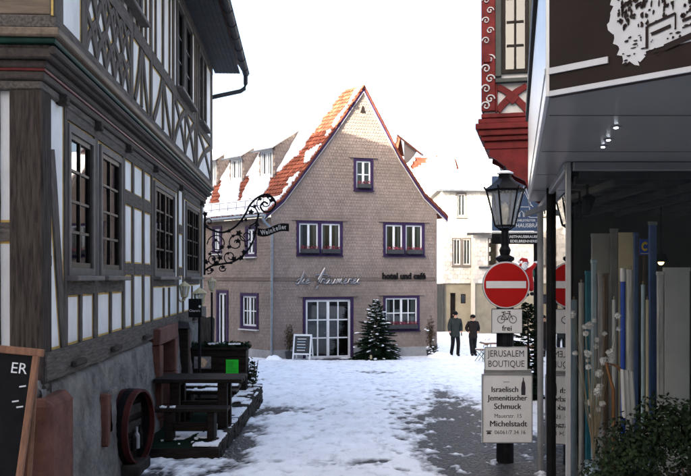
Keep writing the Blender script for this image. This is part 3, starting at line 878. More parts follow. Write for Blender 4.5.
# windows
def flowerbox(q, parent, Mx, nm='flower_box', out=0.2):
    """planter with withered geraniums, standing on a window ledge"""
    x0, z0, x1 = q[0]+0.04, q[1]+0.0, q[2]-0.04
    f = MB(); f.bbox(x0, -out-0.04, z0, x1, -0.045, z0+0.17, 0.012); o = f.build(nm, M['anthracite'], parent, Mx)
    l = MB()
    n = max(3, int((x1-x0)/0.16))
    for i in range(n): leaf_cloud(l, (x0+0.08+(x1-x0-0.16)*i/(n-1), -out/2-0.04, z0+0.22), (0.11, 0.09, 0.10), 60, 0.05)
    props(l.build('plants', M['flower'], o, Mx), kind='stuff')
    return o
def hwin(q, cols, rows, mulls, box=True, split=0):
    if split:       # two casements with a purple mullion between
        xm = (q[0]+q[2])/2; o = None
        for a, c in ((q[0], xm-0.07), (xm+0.07, q[2])):
            o = window(hotel, HM, a, q[1], c, q[3], M['white'], cols, rows, 0.06, 0.04, 0.03, M['glass'], None, curtains=0.15, mulls=mulls)
        m_ = MB(); m_.box(xm-0.07, -0.03, q[1], xm+0.07, 0.12, q[3]); m_.build('mullion', M['purple'], hotel, HM)
    else:
        o = window(hotel, HM, *q, M['white'], cols, rows, 0.06, 0.04, 0.03, M['glass'], None, curtains=0.12, mulls=mulls)
    c = MB(); w = 0.105; p = -0.045
    x0, z0, x1, z1 = q
    c.bbox(x0-w, p, z0-w, x0, 0.02, z1+w, 0.006); c.bbox(x1, p, z0-w, x1+w, 0.02, z1+w, 0.006)
    c.bbox(x0, p+0.003, z0-w, x1, 0.02, z0, 0.006); c.bbox(x0, p+0.003, z1, x1, 0.02, z1+w, 0.006)
    c.build('casing', M['purple'], o, HM)
    h = MB(); h.bbox(x0-0.3, -0.085, z1+w+0.0, x1+0.3, 0, z1+w+0.045, 0.01); h.build('drip_ledge', M['shingle'], o, HM)
    s = MB(); s.bbox(x0-w-0.02, -0.13, z0-w-0.04, x1+w+0.02, 0, z0-w-0.002, 0.008); s.build('sill', M['purple'], o, HM)
    if box:
        if split:
            flowerbox((x0, z0-0.02, xm-0.03), o, HM); flowerbox((xm+0.03, z0-0.02, x1), o, HM)
        else: flowerbox((x0, z0-0.02, x1), o, HM)
    return o
hwin(q_ul, 2, 1, (1,), split=1); hwin(q_ur, 2, 1, (1,), split=1); hwin(q_gb, 2, 2, (1,)); hwin(q_lr, 4, 2, (2,))
# double door
door = window(hotel, HM, q_door[0], q_door[1], q_door[2], q_door[3], M['white'], 4, 3, 0.09, 0.05, 0.04, M['glass'], None, curtains=0, mulls=(2,), name='glazed_door', roomdepth=1.2)
c = MB(); x0, z0, x1, z1 = q_door; w = 0.11
c.bbox(x0-w, -0.05, 0.0, x0, 0.03, z1+w, 0.006); c.bbox(x1, -0.05, 0.0, x1+w, 0.03, z1+w, 0.006); c.bbox(x0, -0.047, z1, x1, 0.03, z1+w, 0.006); c.build('casing', M['purple'], door, HM)
c = MB(); c.bbox(x0-0.3, -0.09, z1+w, x1+0.3, 0, z1+w+0.045, 0.01); c.build('drip_ledge', M['shingle'], door, HM)
c = MB(); xm = (x0+x1)/2; c.tube([(xm-0.06, 0.04, 1.08), (xm-0.06, -0.02, 1.08), (xm-0.17, -0.02, 1.08)], 0.012, 6); c.build('handle', M['silver'], door, HM)
c = MB(); c.box(x0+0.05, 0.03, 0.02, x1-0.05, 0.09, 0.10); c.build('threshold', M['offwhite'], door, HM)
for i in range(2):            # notices stuck inside the panes
    for k in range(3):
        pw = (x1-x0-0.18)/4
        s = MB(); xx_ = x0+0.09+pw*(i+0.5); zz = 0.25+k*0.68+0.25
        s.box(xx_-0.11, 0.085, zz-0.15, xx_+0.11, 0.088, zz+0.2)
        s.build('notice', M['anthracite'] if k else M['room'], door, HM)
b = MB(); b.bbox(x0-0.25, -1.0, -0.2, x1+0.35, -0.07, 0.05, 0.02); b.build('doorstep', M['stone_dark'], hotel, HM)
# small vent near the ridge
vx, vz = hf(362.6, 110)
b = MB(); b.prism([(vx-0.10, vz-0.12), (vx+0.10, vz-0.12), (vx+0.02, vz+0.16), (vx-0.02, vz+0.16)], -0.04, 0.0); v_ = b.build('attic_vent', M['winwood'], hotel, HM)
# lettering
def stroke(name, pts, r, parent, Mx, m):
    """bent metal rod following points in local x,z"""
    out = []
    n = len(pts)
    for i in range(n-1):
        p0, p1, p2, p3 = pts[max(i-1, 0)], pts[i], pts[i+1], pts[min(i+2, n-1)]
        for k in range(4):
            t = k/4
            out.append(tuple(0.5*((2*p1[j])+(-p0[j]+p2[j])*t+(2*p0[j]-5*p1[j]+4*p2[j]-p3[j])*t*t+(-p0[j]+3*p1[j]-3*p2[j]+p3[j])*t**3) for j in (0, 1)))
    out.append(pts[-1])
    b = MB(); b.tube([(p[0], -0.07, p[1]) for p in out], r, 5); return b.build(name, m, parent, Mx)
lx0, lz0 = hf(294.5, 284)
lx1 = hf(363)[0]; U = (lx1-lx0)/12.0          # unit of lettering width
sign = MB()
def LT(x, z): return (lx0+U*(x+0.32*z), lz0+U*0.98*z)
GLY = {  # cursive letters in a 1-unit x-height, drawn left to right
 'd': [(0.85, .75), (.45, .95), (.1, .5), (.3, .02), (.7, .3), (1.0, 2.3), (.95, .5), (1.25, .1)],
 'i': [(0, .3), (.25, 1.0), (.2, .2), (.5, .15)],
 'e': [(0, .4), (.5, .7), (.4, 1.0), (.1, .7), (.2, .1), (.75, .25)],
 't': [(0.2, .8), (.75, 3.0), (.45, .8), (.35, -.6), (.2, -.9)],
 'r': [(0, .2), (.15, 1.0), (.2, .85), (.55, .9), (.5, .2), (.8, .2)],
 'a': [(.7, .85), (.3, .95), (.05, .4), (.3, .05), (.7, .8), (.7, .15), (.95, .15)],
 'u': [(0, .9), (.05, .2), (.4, .1), (.65, .9), (.65, .2), (.9, .2)],
 'm': [(0, .1), (.1, .95), (.15, .3), (.4, .95), (.5, .15), (.75, .95), (.85, .15), (1.1, .2)]}
xpos = 0.0
for word in ('die', 'träumerei'):
    for chh in word:
        g_ = 'a' if chh == 'ä' else chh
        big = 1.0
        stroke('letter', [LT(xpos+x*0.95, z*0.9) for x, z in GLY[g_]], 0.032 if g_ != 't' else 0.045, hotel, HM, M['silver'])
        if chh == 'ä':
            for dx in (.25, .6):
                b = MB(); p_ = LT(xpos+dx, 1.35); b.ball((p_[0], -0.07, p_[1]), 0.035, 6, 4); b.build('letter_dot', M['silver'], hotel, HM)
        if chh == 'i':
            b = MB(); p_ = LT(xpos+.3, 1.5); b.ball((p_[0], -0.07, p_[1]), 0.035, 6, 4); b.build('letter_dot', M['silver'], hotel, HM)
        if chh == 't': stroke('letter_bar', [LT(xpos-.6, 1.45), LT(xpos+.4, 1.6), LT(xpos+1.5, 1.55)], 0.026, hotel, HM, M['silver'])
        xpos += {'d': 1.15, 'i': .55, 'e': .8, 't': .75, 'r': .8, 'a': 1.0, 'u': .95, 'm': 1.2}[g_]
    xpos += 1.1
tx, tz = hf(403.5, 276.2)
text('lettering', 'hotel und café', 0.345, M['black'], hotel, HM @ T(tx, -0.06, tz), 0.02, sx=0.96, bold=0.012, space=1.0)
# barge boards + verge
for i in range(len(prof)-1):
    (xa, za), (xb, zb) = prof[i], prof[i+1]
    b = MB(); b.prism([(xa, za-0.21), (xb, zb-0.21), (xb, zb-0.03), (xa, za-0.03)], VO, VO+0.04); b.build('barge_board', M['purple'], hotel, HM)
    b = MB(); b.prism([(xa, za-0.24), (xb, zb-0.24), (xb, zb-0.212), (xa, za-0.212)], VO+0.005, 0.0); b.build('verge_soffit', M['offwhite'], hotel, HM)
# roof planes: each profile segment swept back along the side wall
back = -SD
rfm = MB()
fl = [Vector((HM @ Vector((p[0], VO-0.03, p[1])))) for p in prof]
GL = SL
for i in range(len(prof)-1):
    a, b_ = fl[i], fl[i+1]
    up = Vector((0, 0, -0.06))
    q = [a+up, b_+up, b_+up+back*GL, a+up+back*GL]
    rfm.add([*q, *[v+Vector((0, 0, 0.09)) for v in q]], [(0, 1, 2, 3), (7, 6, 5, 4), (0, 4, 5, 1), (1, 5, 6, 2), (2, 6, 7, 3), (3, 7, 4, 0)])
hroof = rfm.build('roof', M['tile'], hotel)
def plane_frame(p0, p1):
    """frame on the roof: x along the eave towards the street, z up the slope, -y outwards"""
    xax = SD.copy(); zax = (p1-p0); zax = (zax - xax*zax.dot(xax)).normalized(); yax = zax.cross(xax)
    Mx = Matrix((( xax.x, yax.x, zax.x, p0.x), (xax.y, yax.y, zax.y, p0.y), (xax.z, yax.z, zax.z, p0.z), (0, 0, 0, 1)))
    return Mx
def roof_side(i0, i1, nm, sgn=1):
    p0 = fl[i0] + Vector((0, 0, 0.035)); p1 = fl[i1] + Vector((0, 0, 0.035))
    Mx = plane_frame(p0, p1)
    q = Mx.inverted() @ p1
    poly = [(0, 0), (q.x, q.z), (q.x-GL, q.z), (-GL, 0)]
    return Mx, poly, q
segs = []
for i in range(3):
    Mx, poly, q = roof_side(i, i+1, '')
    segs.append((Mx, poly, q))
    shingles('roof_tiles', poly, [], M['tile'], hroof, Mx, 0.19, 0.20, lift=0.04)
# snow on the street side of the roof; slid off along the verge and below the dormers
def keep_fn(k, poly, q):
    def f(x, z):
        if not inpoly(x, z, [(poly[0][0]-0.06, poly[0][1]-0.001), (poly[1][0]-0.06, poly[1][1]+0.001), (poly[2][0], poly[2][1]+.001), (poly[3][0], poly[3][1]-.001)]): return False
        edge = (q.x*z/q.z) - x          # distance from the verge
        n1 = noise.fractal(Vector((x*0.8+k*9, z*1.1, 2.2)), 0.9, 2, 4)
        t = -0.55
        if k == 1: t = 0.75*math.exp(-((edge-0.85)/0.75)**2) - 0.40
        if k == 2: t = 0.72*math.exp(-((edge-0.6)/0.6)**2) - 0.42
        if k == 0: t = -0.62
        # streaks under the dormers
        if k == 1:
            for cx in DORM:
                t += 0.75*math.exp(-((x-cx-0.75+0.45*z)/0.30)**2)*(1 if z < 1.3 else 0.0)
        return n1*0.42 + t < 0.0
    return f
DORM = []
for pa, pb in ((259, 275.5), (230.5, 243.5), (206, 217.5)):
    xa = onplane(pa, 170, SM, 0.95)[0]; xb = onplane(pb, 170, SM, 0.95)[0]
    DORM.append((xa+xb)/2)
for k, (Mx, poly, q) in enumerate(segs):
    if k == 0: DN = 0
    snow_sheet('roof_snow', (-GL-0.2 + min(0, q.x), 0.1+max(0, q.x)), (0.0, q.z), 0.07, keep_fn(k, poly, q), lambda x, z: 0.065+0.03*noise.noise(Vector((x*3, z*3, 0))), M['snow'], hroof, Mx, y=-0.012)
for i in range(3, 6):
    p0 = fl[i+1]; p1 = fl[i]
    s = MB(); u = Vector((0, 0, 0.10)); lo = Vector((0, 0, 0.035))
    a, b_ = p0-(HM.to_3x3() @ Vector((0, -0.12, 0))) , p1-(HM.to_3x3() @ Vector((0, -0.12, 0)))
    qd = [a, b_, b_+back*GL, a+back*GL]
    s.add([*[v+lo for v in qd], *[v+u for v in qd]], [(0, 1, 2, 3), (7, 6, 5, 4), (0, 4, 5, 1), (1, 5, 6, 2), (2, 6, 7, 3), (3, 7, 4, 0)])
    s.build('roof_snow', M['snow'], hroof)
    # last tile row shows at the verge
    for t in range(int((p1-p0).length/0.26)):
        f0 = t*0.26/(p1-p0).length; pa = p0+(p1-p0)*f0; pb = p0+(p1-p0)*min(1, f0+0.25/(p1-p0).length)
        s = MB(); dn = back*0.16
        s.add([pa+lo*1.2, pb+lo*2.2, pb+lo*2.2+dn, pa+lo*1.2+dn, pa-lo*0.6, pb-lo*0.6, pb-lo*.6+dn, pa-lo*.6+dn], [(0, 3, 2, 1), (4, 5, 6, 7), (0, 1, 5, 4), (1, 2, 6, 5), (2, 3, 7, 6), (3, 0, 4, 7)])
        s.build('verge_tile', M['tile'], hroof)
# side wall
szE = fl[0].z-0.12
q_su1 = (sf(246.5)[0], hz(300, 255.5)+0.05, sf(255.5)[0], hz(300, 227.5)); 
def sr(pa, pb, ya, yb):
    xa, xb = sf(pa)[0], sf(pb)[0]; c = (pa+pb)/2
    return (xa, sf(c, yb)[1], xb, sf(c, ya)[1])
q_s = [sr(247.5, 255, 229, 254), sr(214.5, 220.5, 229, 251), sr(242.5, 257, 296, 326), sr(218.5, 227, 293, 352)]
q_s[3] = (q_s[3][0], 0.1, q_s[3][2], q_s[3][3])
wall('side_wall', rect(-SL, 0.0, 0, szE), [rect(*q) for q in q_s], M['shingle_wall'], hotel, SM, 0.16, M['purple'])
hx = [(q[0]-ex, q[1]-ex, q[2]+ex, q[3]+ex) for q in q_s]
shingles('wall_shingles', rect(-SL, plinth, -0.02, szE), hx + [(-20, zTrim-0.03, 20, zTrim+0.05)], M['shingle'], hotel, SM, 0.125, 0.125, lift=0.017)
b = MB(); b.bbox(-SL, -0.05, zTrim-0.05, 0.03, 0, zTrim-0.012, 0.008); b.build('string_course', M['shingle_wall'], hotel, SM)
b = MB(); b.bbox(-SL, -0.05, -0.3, 0.02, 0, plinth, 0.01); b.build('plinth', M['plinth'], hotel, SM)
for j, q in enumerate(q_s):
    nm = 'window' if j < 3 else 'side_door'
    o = window(hotel, SM, *q, M['white'], 4 if j == 2 else 2, 1 if j == 3 else 2, 0.07, 0.045, 0.03, M['glass'], None, curtains=0.15, mulls=(2,) if j == 2 else (1,), name=nm)
    c = MB(); w = 0.12; x0, z0, x1, z1 = q
    c.bbox(x0-w, -0.05, z0-w, x0, 0.02, z1+w, 0.006); c.bbox(x1, -0.05, z0-w, x1+w, 0.02, z1+w, 0.006); c.bbox(x0, -0.047, z1, x1, 0.02, z1+w, 0.006)
    c.bbox(x0, -0.047, z0-w, x1, 0.02, z0, 0.006); c.build('casing', M['purple'], o, SM)
    if j < 3: s = MB(); s.bbox(x0-w-.03, -0.14, z0-w-0.05, x1+w+.03, 0, z0-w-.002, 0.008); s.build('sill', M['offwhite'], o, SM)
# other walls, out of sight
bk = HA + back*SL; bk2 = HB + back*SL
b = MB(); b.add([HB+Vector((0, 0, -.1)), bk2+Vector((0, 0, -.1)), bk2+Vector((0, 0, 5.3)), HB+Vector((0, 0, 5.3))], [(0, 1, 2, 3)]); b.build('side_wall', M['shingle'], hotel)
# gutter + snow guard + downpipe
def roofpt(k, x, z, up=0.0): return segs[k][0] @ Vector((x, -up, z))
b = MB(); e0 = SM.inverted() @ fl[0]
b.tube([(e0.x+0.05, e0.y-0.06, e0.z-0.06), (-SL, e0.y-0.06, e0.z-0.06)], 0.075, 8); b.build('gutter', M['zinc'], hotel, SM)
b = MB()
for zz in (0.22, 0.42):
    b.tube([roofpt(0, -0.25, zz+0.1, 0.30 if zz > .3 else 0.16), roofpt(0, -SL, zz+0.1, 0.30 if zz > .3 else 0.16)], 0.018, 5)
for i in range(14):
    x = -0.3-i*0.6; b.tube([roofpt(0, x, 0.52, 0.30), roofpt(0, x, 0.22, 0.05)], 0.016, 4)
b.build('snow_guard', M['zinc'], hroof)
b = MB()
def dp(px, py): x, z = onplane(px, py, HM, -0.12); return (x, -0.12, z)
b.tube([dp(262.5, 214), dp(263, 219), dp(264.5, 222), dp(269, 226), dp(271.5, 229), dp(272, 233), dp(271.7, 300), dp(271.5, 357)], 0.055, 8)
b.build('downpipe', M['zinc'], hotel, HM)
# dormers
def roofz(x, y):
    """height of the left roof above the point (x,y) of the side-wall frame"""
    w = SM @ Vector((x, y, 0)); best = None
    for (Mx, poly, q) in segs:
        n = (Mx.to_3x3() @ Vector((0, -1, 0))); p0 = Mx @ Vector((0, 0, 0))
        z = p0.z - (n.x*(w.x-p0.x)+n.y*(w.y-p0.y))/n.z
        best = z if best is None else min(best, z)
    return best
for j, xc in enumerate(DORM):
    hw_ = 0.50; yf = 0.95
    zb = roofz(xc, yf)-0.05
    d_ = SM @ Vector((xc, yf, 0)); zt = CZ + (HOR-(147, 155, 159)[j])/FOC*d_.y
    dm = props(bpy.data.objects.new('dormer', None)); link(dm, hotel, SM)
    slope = 0.62
    # depth at which the shed roof meets the main roof
    yb = yf
    while yb < 6 and roofz(xc, yb) < zt + slope*(yb-yf) - 0.05: yb += 0.05
    q = (xc-0.33, zb+0.24, xc+0.33, zt-0.20)
    wall('dormer_front', rect(xc-hw_, zb-0.2, xc+hw_, zt), [rect(*q)], M['shingle_wall'], dm, SM @ T(0, yf, 0), 0.1, M['white'])
    shingles('dormer_shingles', rect(xc-hw_, zb, xc+hw_, zt-0.04), [(q[0]-.06, q[1]-.06, q[2]+.06, q[3]+.06)], M['shingle'], dm, SM @ T(0, yf, 0), 0.15, 0.16)
    window(dm, SM @ T(0, yf, 0), *q, M['white'], 4, 1, 0.06, 0.05, 0.02, M['glass'], M['white'], 0.06, None, curtains=0.22, mulls=(2,))
    for sgn in (-1, 1):
        x = xc+sgn*hw_
        ck = SM @ T(x, yf, 0) @ RZ(R(90) if sgn > 0 else R(-90))       # cheek frame: local x runs into the roof (sgn>0)
        L_ = yb-yf
        tri = [(0, zb), (L_*sgn, roofz(x, yb)-0.05), (L_*sgn, zt+slope*L_), (0, zt)]
        if sgn < 0: tri = tri[::-1]
        wall('cheek', tri, [], M['shingle_wall'], dm, ck, 0.1)
        if sgn > 0: shingles('cheek_shingles', tri, [], M['shingle'], dm, ck, 0.15, 0.16)
    r_ = MB(); yo = -0.28
    for t0, t1, m_, nm in ((0.0, 0.04, 'offwhite', 'dormer_roof'), (0.042, 0.17, 'snow', 'dormer_snow')):
        r_ = MB(); ov = 0.12 if nm == 'dormer_roof' else 0.115; y0 = yf+yo+(0 if nm == 'dormer_roof' else 0.06)
        z0 = zt+slope*(y0-yf); z1 = zt+slope*(yb-yf)
        vs = [(xc-hw_-ov, y0, z0+t0), (xc+hw_+ov, y0, z0+t0), (xc+hw_+ov, yb, z1+t0), (xc-hw_-ov, yb, z1+t0)]
        vs += [(v[0], v[1], v[2]+t1-t0) for v in vs]
        r_.add(vs, [(0, 3, 2, 1), (4, 5, 6, 7), (0, 1, 5, 4), (1, 2, 6, 5), (2, 3, 7, 6), (3, 0, 4, 7)]); r_.build(nm, M[m_], dm, SM)
    r_ = MB(); r_.tube([(xc-hw_-0.17, yf+yo-0.03, zt+slope*yo-0.0), (xc+hw_+0.17, yf+yo-0.03, zt+slope*yo)], 0.05, 6); r_.build('dormer_gutter', M['zinc'], dm, SM)
# eave of the dormer on the far slope, peeping past the verge
fc0 = P(397, 134, 37.2); fc1 = P(421, 153, 37.2); fd = Vector((0.3, 2.2, 0.25))
for z0_, z1_, m_, nm_ in ((-.10, 0.0, 'tile', 'far_dormer_roof'), (.003, .12, 'snow', 'far_dormer_snow')):
    b = MB(); q_ = [fc0, fc1, fc1+fd, fc0+fd]
    b.add([*[v+Vector((0, 0, z0_)) for v in q_], *[v+Vector((0, 0, z1_)) for v in q_]], [(3, 2, 1, 0), (4, 5, 6, 7), (0, 1, 5, 4), (1, 2, 6, 5), (2, 3, 7, 6), (3, 0, 4, 7)]); b.build(nm_, M[m_], hroof)
b = MB(); b.add([P(404, 141, 37.4), P(417, 151, 37.4), P(414, 156, 37.4), P(409, 162, 37.4), P(404, 165, 37.4)], [(0, 1, 2, 3, 4)]); b.build('far_dormer_cheek', M['shingle'], hroof)

# ================================================================== WHITE SHINGLED HOUSE further back
WD_ = 51.0
white = empty('white_house', (9.0, WD_, 0), 'white shingle-clad house with beige stucco ground floor and snowy hipped roof', 'house')
WM = T(0, WD_, 0)
def wf(px, py=HOR, off=0.0): return onplane(px, py, WM, off)
def wr(pa, pb, ya, yb, off=0.0): a = wf(pa, yb, off); b_ = wf(pb, ya, off); return (a[0], a[1], b_[0], b_[1])
xw0 = wf(443)[0]; zst = wf(443, 283.5)[1]; zew = wf(443, 190)[1]; xt1 = wf(497)[0]
ww = [wr(457.5, 465.5, 194, 216.5), wr(453, 460.5, 239, 265), wr(463, 470.5, 239, 265)]
wd = [wr(450.5, 456, 293, 332), wr(461, 466, 294, 303.5)]
wall('upper_wall', rect(xw0, zst, xt1+1.5, zew), [rect(*q) for q in ww], M['wshingle'], white, WM, 0.15)
shingles('wall_shingles', rect(xw0, zst+0.02, xt1+1.5, zew), ww, M['wshingle'], white, WM, 0.30, 0.26, lift=0.03)
wall('ground_floor_wall', rect(wf(434)[0], -0.2, 16.0, zst), [rect(*q) for q in wd], M['stucco'], white, WM @ T(0, 0.1, 0), 0.3)
for q in ww: window(white, WM, *q, M['offwhite'], 2, 1, 0.08, 0.05, 0.04, M['glass'], M['casing'], 0.06, M['casing'], curtains=0.35)
for q in wd[1:]: window(white, WM @ T(0, 0.1, 0), *q, M['winwood'], 1, 1, 0.05, 0.03, 0.1, M['glass'], None, 0.05, None)
q = wd[0]; b = MB(); b.box(q[0], 0.38, 0.0, q[2], 0.42, q[3]); b.build('door', M['winwood'], white, WM)
# dark barn door between the houses
q = wr(433.5, 445, 284, 329); b = MB()
for i in range(6):
    bb = MB(); w_ = (q[2]-q[0])/6; bb.bbox(q[0]+w_*i+0.008, 0.02, 0.0, q[0]+w_*(i+1)-0.008, 0.07, q[3], 0.008); bb.build('door_board', M['anthracite'], white, WM)
# wing in front of the tower block, with pent roof
PM_ = T(0, WD_-1.6, 0)
x0p = onplane(470, 233, PM_)[0]; zpe = onplane(470, 234, PM_)[1]; zps = onplane(470, 283.5, PM_)[1]
qp = [(onplane(489, 265, PM_)[0], onplane(489, 265, PM_)[1], onplane(496, 239, PM_)[0], onplane(489, 239, PM_)[1])]
wall('wing_wall', rect(x0p+0.3, zps, 16, zpe), [rect(*k) for k in qp], M['wshingle'], white, PM_, 0.15)
shingles('wing_shingles', rect(x0p+0.3, zps+.02, 16, zpe), qp, M['wshingle'], white, PM_, 0.30, 0.26, lift=0.03)
wall('wing_base', rect(x0p+0.3, -0.2, 16, zps), [], M['stucco'], white, PM_ @ T(0, 0.05, 0), 0.1)
wall('wing_side', rect(-1.7, -0.2, 0, zpe), [], M['wshingle'], white, T(x0p+0.3, WD_-1.6, 0) @ RZ(R(-90)), 0.1)
for k in qp:
    window(white, PM_, *k, M['winwood'], 1, 2, 0.06, 0.04, 0.04, M['glass'], M['casing'], 0.07, M['anthracite'])
    b = MB(); b.bbox(k[0]-0.6, -0.2, k[1]-0.2, k[2]+0.5, 0, k[1]-0.08, .02); b.build('ledge', M['anthracite'], white, PM_)
def slab(name, pts, th, m, parent, Mx=None):
    b = MB(); n = len(pts); vs = [Vector(p) for p in pts]; vs += [v+Vector((0, 0, th)) for v in vs]
    b.add(vs, [tuple(range(n-1, -1, -1)), tuple(range(n, 2*n))] + [(i, (i+1) % n, n+(i+1) % n, n+i) for i in range(n)])
    return b.build(name, m, parent, Mx)
yw = WD_-1.6
pent = [(x0p-0.25, yw-0.5, zpe-0.1), (17, yw-0.5, zpe-0.1), (17, yw+1.8, zpe+1.75), (x0p+1.3, yw+1.8, zpe+1.75)]
pr = slab('wing_roof', pent, 0.12, M['anthracite'], white)
slab('roof_snow', [(p[0]+0.03*(i in (0, 3)), p[1]+0.06, p[2]+0.125) for i, p in enumerate(pent)], 0.16, M['snow'], pr)
# main hipped roof
cx = xt1-0.2; ap = wf(476, 160)
ev_ = [(xw0-0.35, WD_-0.45, zew), (19, WD_-0.45, zew), (19, WD_+9, zew), (xw0-0.35, WD_+9, zew)]
rd = [(xw0+3.6, WD_+4.2, zew+3.4), (15, WD_+4.2, zew+3.4)]
rb = MB(); rb.add([*ev_, *rd], [(0, 1, 5, 4), (0, 4, 3), (4, 5, 2, 3), (1, 2, 5), (0, 3, 2, 1)]); mr_ = rb.build('roof', M['anthracite'], white)
rb = MB(); L2 = [(p[0]+(0.08 if p[0] < 10 else 0), p[1]+0.08 if p[1] < 52 else p[1], p[2]+0.02) for p in ev_]; R2 = [(p[0], p[1], p[2]+0.22) for p in rd]
L3 = [(p[0], p[1], p[2]+0.20) for p in L2]
rb.add([*L3, *R2, *L2], [(0, 1, 5, 4), (0, 4, 3), (4, 5, 2, 3), (1, 2, 5), (6, 7, 1, 0), (9, 6, 0, 3)]); rb.build('roof_snow', M['snow'], mr_)
b = MB(); b.tube([(xw0-0.4, WD_-0.5, zew-0.02), (xt1+2, WD_-0.5, zew-0.02)], 0.09, 6); b.tube([(wf(495)[0], WD_-0.42, zew-0.05), (wf(496)[0], WD_-.2, zew-.5), (wf(498)[0], WD_-.1, zew-1.2), (wf(498.3)[0], WD_-.1, zpe+1.8)], 0.07, 6)
b.build('gutter', M['zinc'], white)
wall('tower_side', rect(-9, -0.2, 0, zew), [], M['wshingle'], white, T(xw0, WD_, 0) @ RZ(R(-90)), 0.1)

# ---- snow-covered roofs of the town beyond
def back_house(px, d, w, eave, ridge, depth, rot, label, wallm='offwhite', zb=0.0, bare=0.0, stack=True):
    c = P(px, HOR, d); c.z = zb
    h = empty('town_house', (c.x, c.y, c.z), label, 'house', None, rot)
    Mx = T(*c) @ RZ(rot)
    b = MB(); b.add([(-w/2, 0, 0), (w/2, 0, 0), (w/2, depth, 0), (-w/2, depth, 0), (-w/2, 0, eave), (w/2, 0, eave), (w/2, depth, eave), (-w/2, depth, eave), (-w/2, depth/2, ridge), (w/2, depth/2, ridge)],
                   [(0, 1, 5, 4), (1, 2, 6, 9, 5), (2, 3, 7, 6), (3, 0, 4, 8, 7)]); b.build('walls', M[wallm], h, Mx)
    o = 0.4; sl = (ridge-eave)/(depth/2)
    r = MB()
    for s in (0, 1):
        ye = -o if not s else depth+o
        r.add([(-w/2-o, ye, eave-o*sl), (w/2+o, ye, eave-o*sl), (w/2+o, depth/2, ridge), (-w/2-o, depth/2, ridge), (-w/2-o, ye, eave-o*sl+.12), (w/2+o, ye, eave-o*sl+.12), (w/2+o, depth/2, ridge+.12), (-w/2-o, depth/2, ridge+.12)],
              [(0, 1, 2, 3), (7, 6, 5, 4), (0, 4, 5, 1), (1, 5, 6, 2), (3, 7, 4, 0)])
    ro = r.build('roof', M['tile'], h, Mx)
    # snow with bare streaks of tile
    L_ = math.hypot(depth/2+o, (depth/2+o)*sl); a = math.atan(sl)
    F = Mx @ T(0, -o, eave-o*sl+0.13) @ RX(R(-90)+a+R(0))
    F = Mx @ T(0, -o, eave-o*sl+0.13) @ RX(a-R(90))
    sd = px*0.01
    snow_sheet('roof_snow', (-w/2-o+.1, w/2+o-.1), (0.05, L_-0.05), 0.22, lambda x, z: noise.fractal(Vector((x*0.35-z*0.22+sd, z*0.35+sd, 1.0)), 0.9, 2, 4) < 0.42-bare, lambda x, z: 0.14, M['snow'], ro, F)
    if stack: b = MB(); b.bbox(w*0.2-0.3, depth/2-0.25, ridge-0.4, w*0.2+0.3, depth/2+0.25, ridge+0.9, 0.03); b.build('chimney', M['tile'], h, Mx)
    # row of windows under the eave
    n = int(w/2.2)
    for i in range(n):
        x = -w/2+1.1+i*2.2
        if 2.6 < eave: window(h, Mx, x-0.4, eave-1.9, x+0.4, eave-0.6, M['winwood'], 2, 2, 0.06, 0.04, -0.04, M['glass'], None, room=False)
    return h
back_house(410, 58, 9, 6.8, 12.0, 8, R(14), 'snowy-roofed town house rising behind the right slope of the hotel roof', zb=0, bare=0.0, stack=False)
back_house(300, 66, 13, 9.0, 14.5, 9, R(-18), 'broad town house with snow roof behind the hotel ridge', zb=0, bare=0.08)
back_house(505, 74, 14, 9.2, 14.6, 10, R(-6), 'town house with snow roof standing behind the white shingled house', zb=0)
# unseen houses added to shade the lane and hotel and to darken the shop glass
def shade_house(x, y, w, dpt, eave, ridge, rot, label, wm='plaster'):
    h = empty('added_unseen_house', (x, y, gz(y)-0.2), label, 'house', None, rot); Mx = T(x, y, gz(y)-0.2) @ RZ(rot)
    b = MB(); b.add([(-w/2, -dpt/2, 0), (w/2, -dpt/2, 0), (w/2, dpt/2, 0), (-w/2, dpt/2, 0), (-w/2, -dpt/2, eave), (w/2, -dpt/2, eave), (w/2, dpt/2, eave), (-w/2, dpt/2, eave), (0, -dpt/2, ridge), (0, dpt/2, ridge)],
                   [(0, 1, 5, 8, 4), (1, 2, 6, 5), (2, 3, 7, 9, 6), (3, 0, 4, 7)]); b.build('walls', M[wm], h, Mx)
    r = MB()
    for s in (-1, 1):
        sl = (ridge-eave)/(w/2); xe = s*(w/2+0.4); ze = eave-0.4*sl
        vs = [(xe, -dpt/2-.4, ze), (0, -dpt/2-.4, ridge), (0, dpt/2+.4, ridge), (xe, dpt/2+.4, ze)]
        r.add([*vs, *[(v[0], v[1], v[2]+0.2) for v in vs]], [(0, 1, 2, 3), (7, 6, 5, 4), (0, 4, 5, 1), (1, 5, 6, 2), (2, 6, 7, 3), (3, 7, 4, 0)])
    r.build('roof', M['snow'], h, Mx)
    for k in range(int(dpt/2.6)):
        for s in (-1, 1):
            for zz in (1.2, 4.0):
                if zz+1.4 < eave: window(h, Mx @ T(s*w/2, 0, 0) @ RZ(R(90)*s), s*(-dpt/2+1.3+k*2.6)-0.45, zz, s*(-dpt/2+1.3+k*2.6)+0.45, zz+1.35, M['white'], 2, 2, 0.06, 0.04, -0.05, M['glass'], None, room=False)
    return h
shade_house(-12.2, 28.35, 6.0, 12.6, 7.6, 12.75, R(66), 'unseen plastered house added across from the hotel to shade it')
shade_house(-8.6, 22.5, 5.0, 4.2, 8.2, 13.0, R(0), 'unseen narrow house added beyond the half-timbered one to shade the hotel')
shade_house(-9.5, -9.0, 9.0, 22.0, 8.6, 16.0, R(3), 'unseen plastered house added behind the camera to shade the lane')
shade_house(7.0, -14.0, 13.0, 10.0, 8.0, 13.5, R(4), 'unseen stucco house added behind the camera to darken the shop glass', 'stucco')

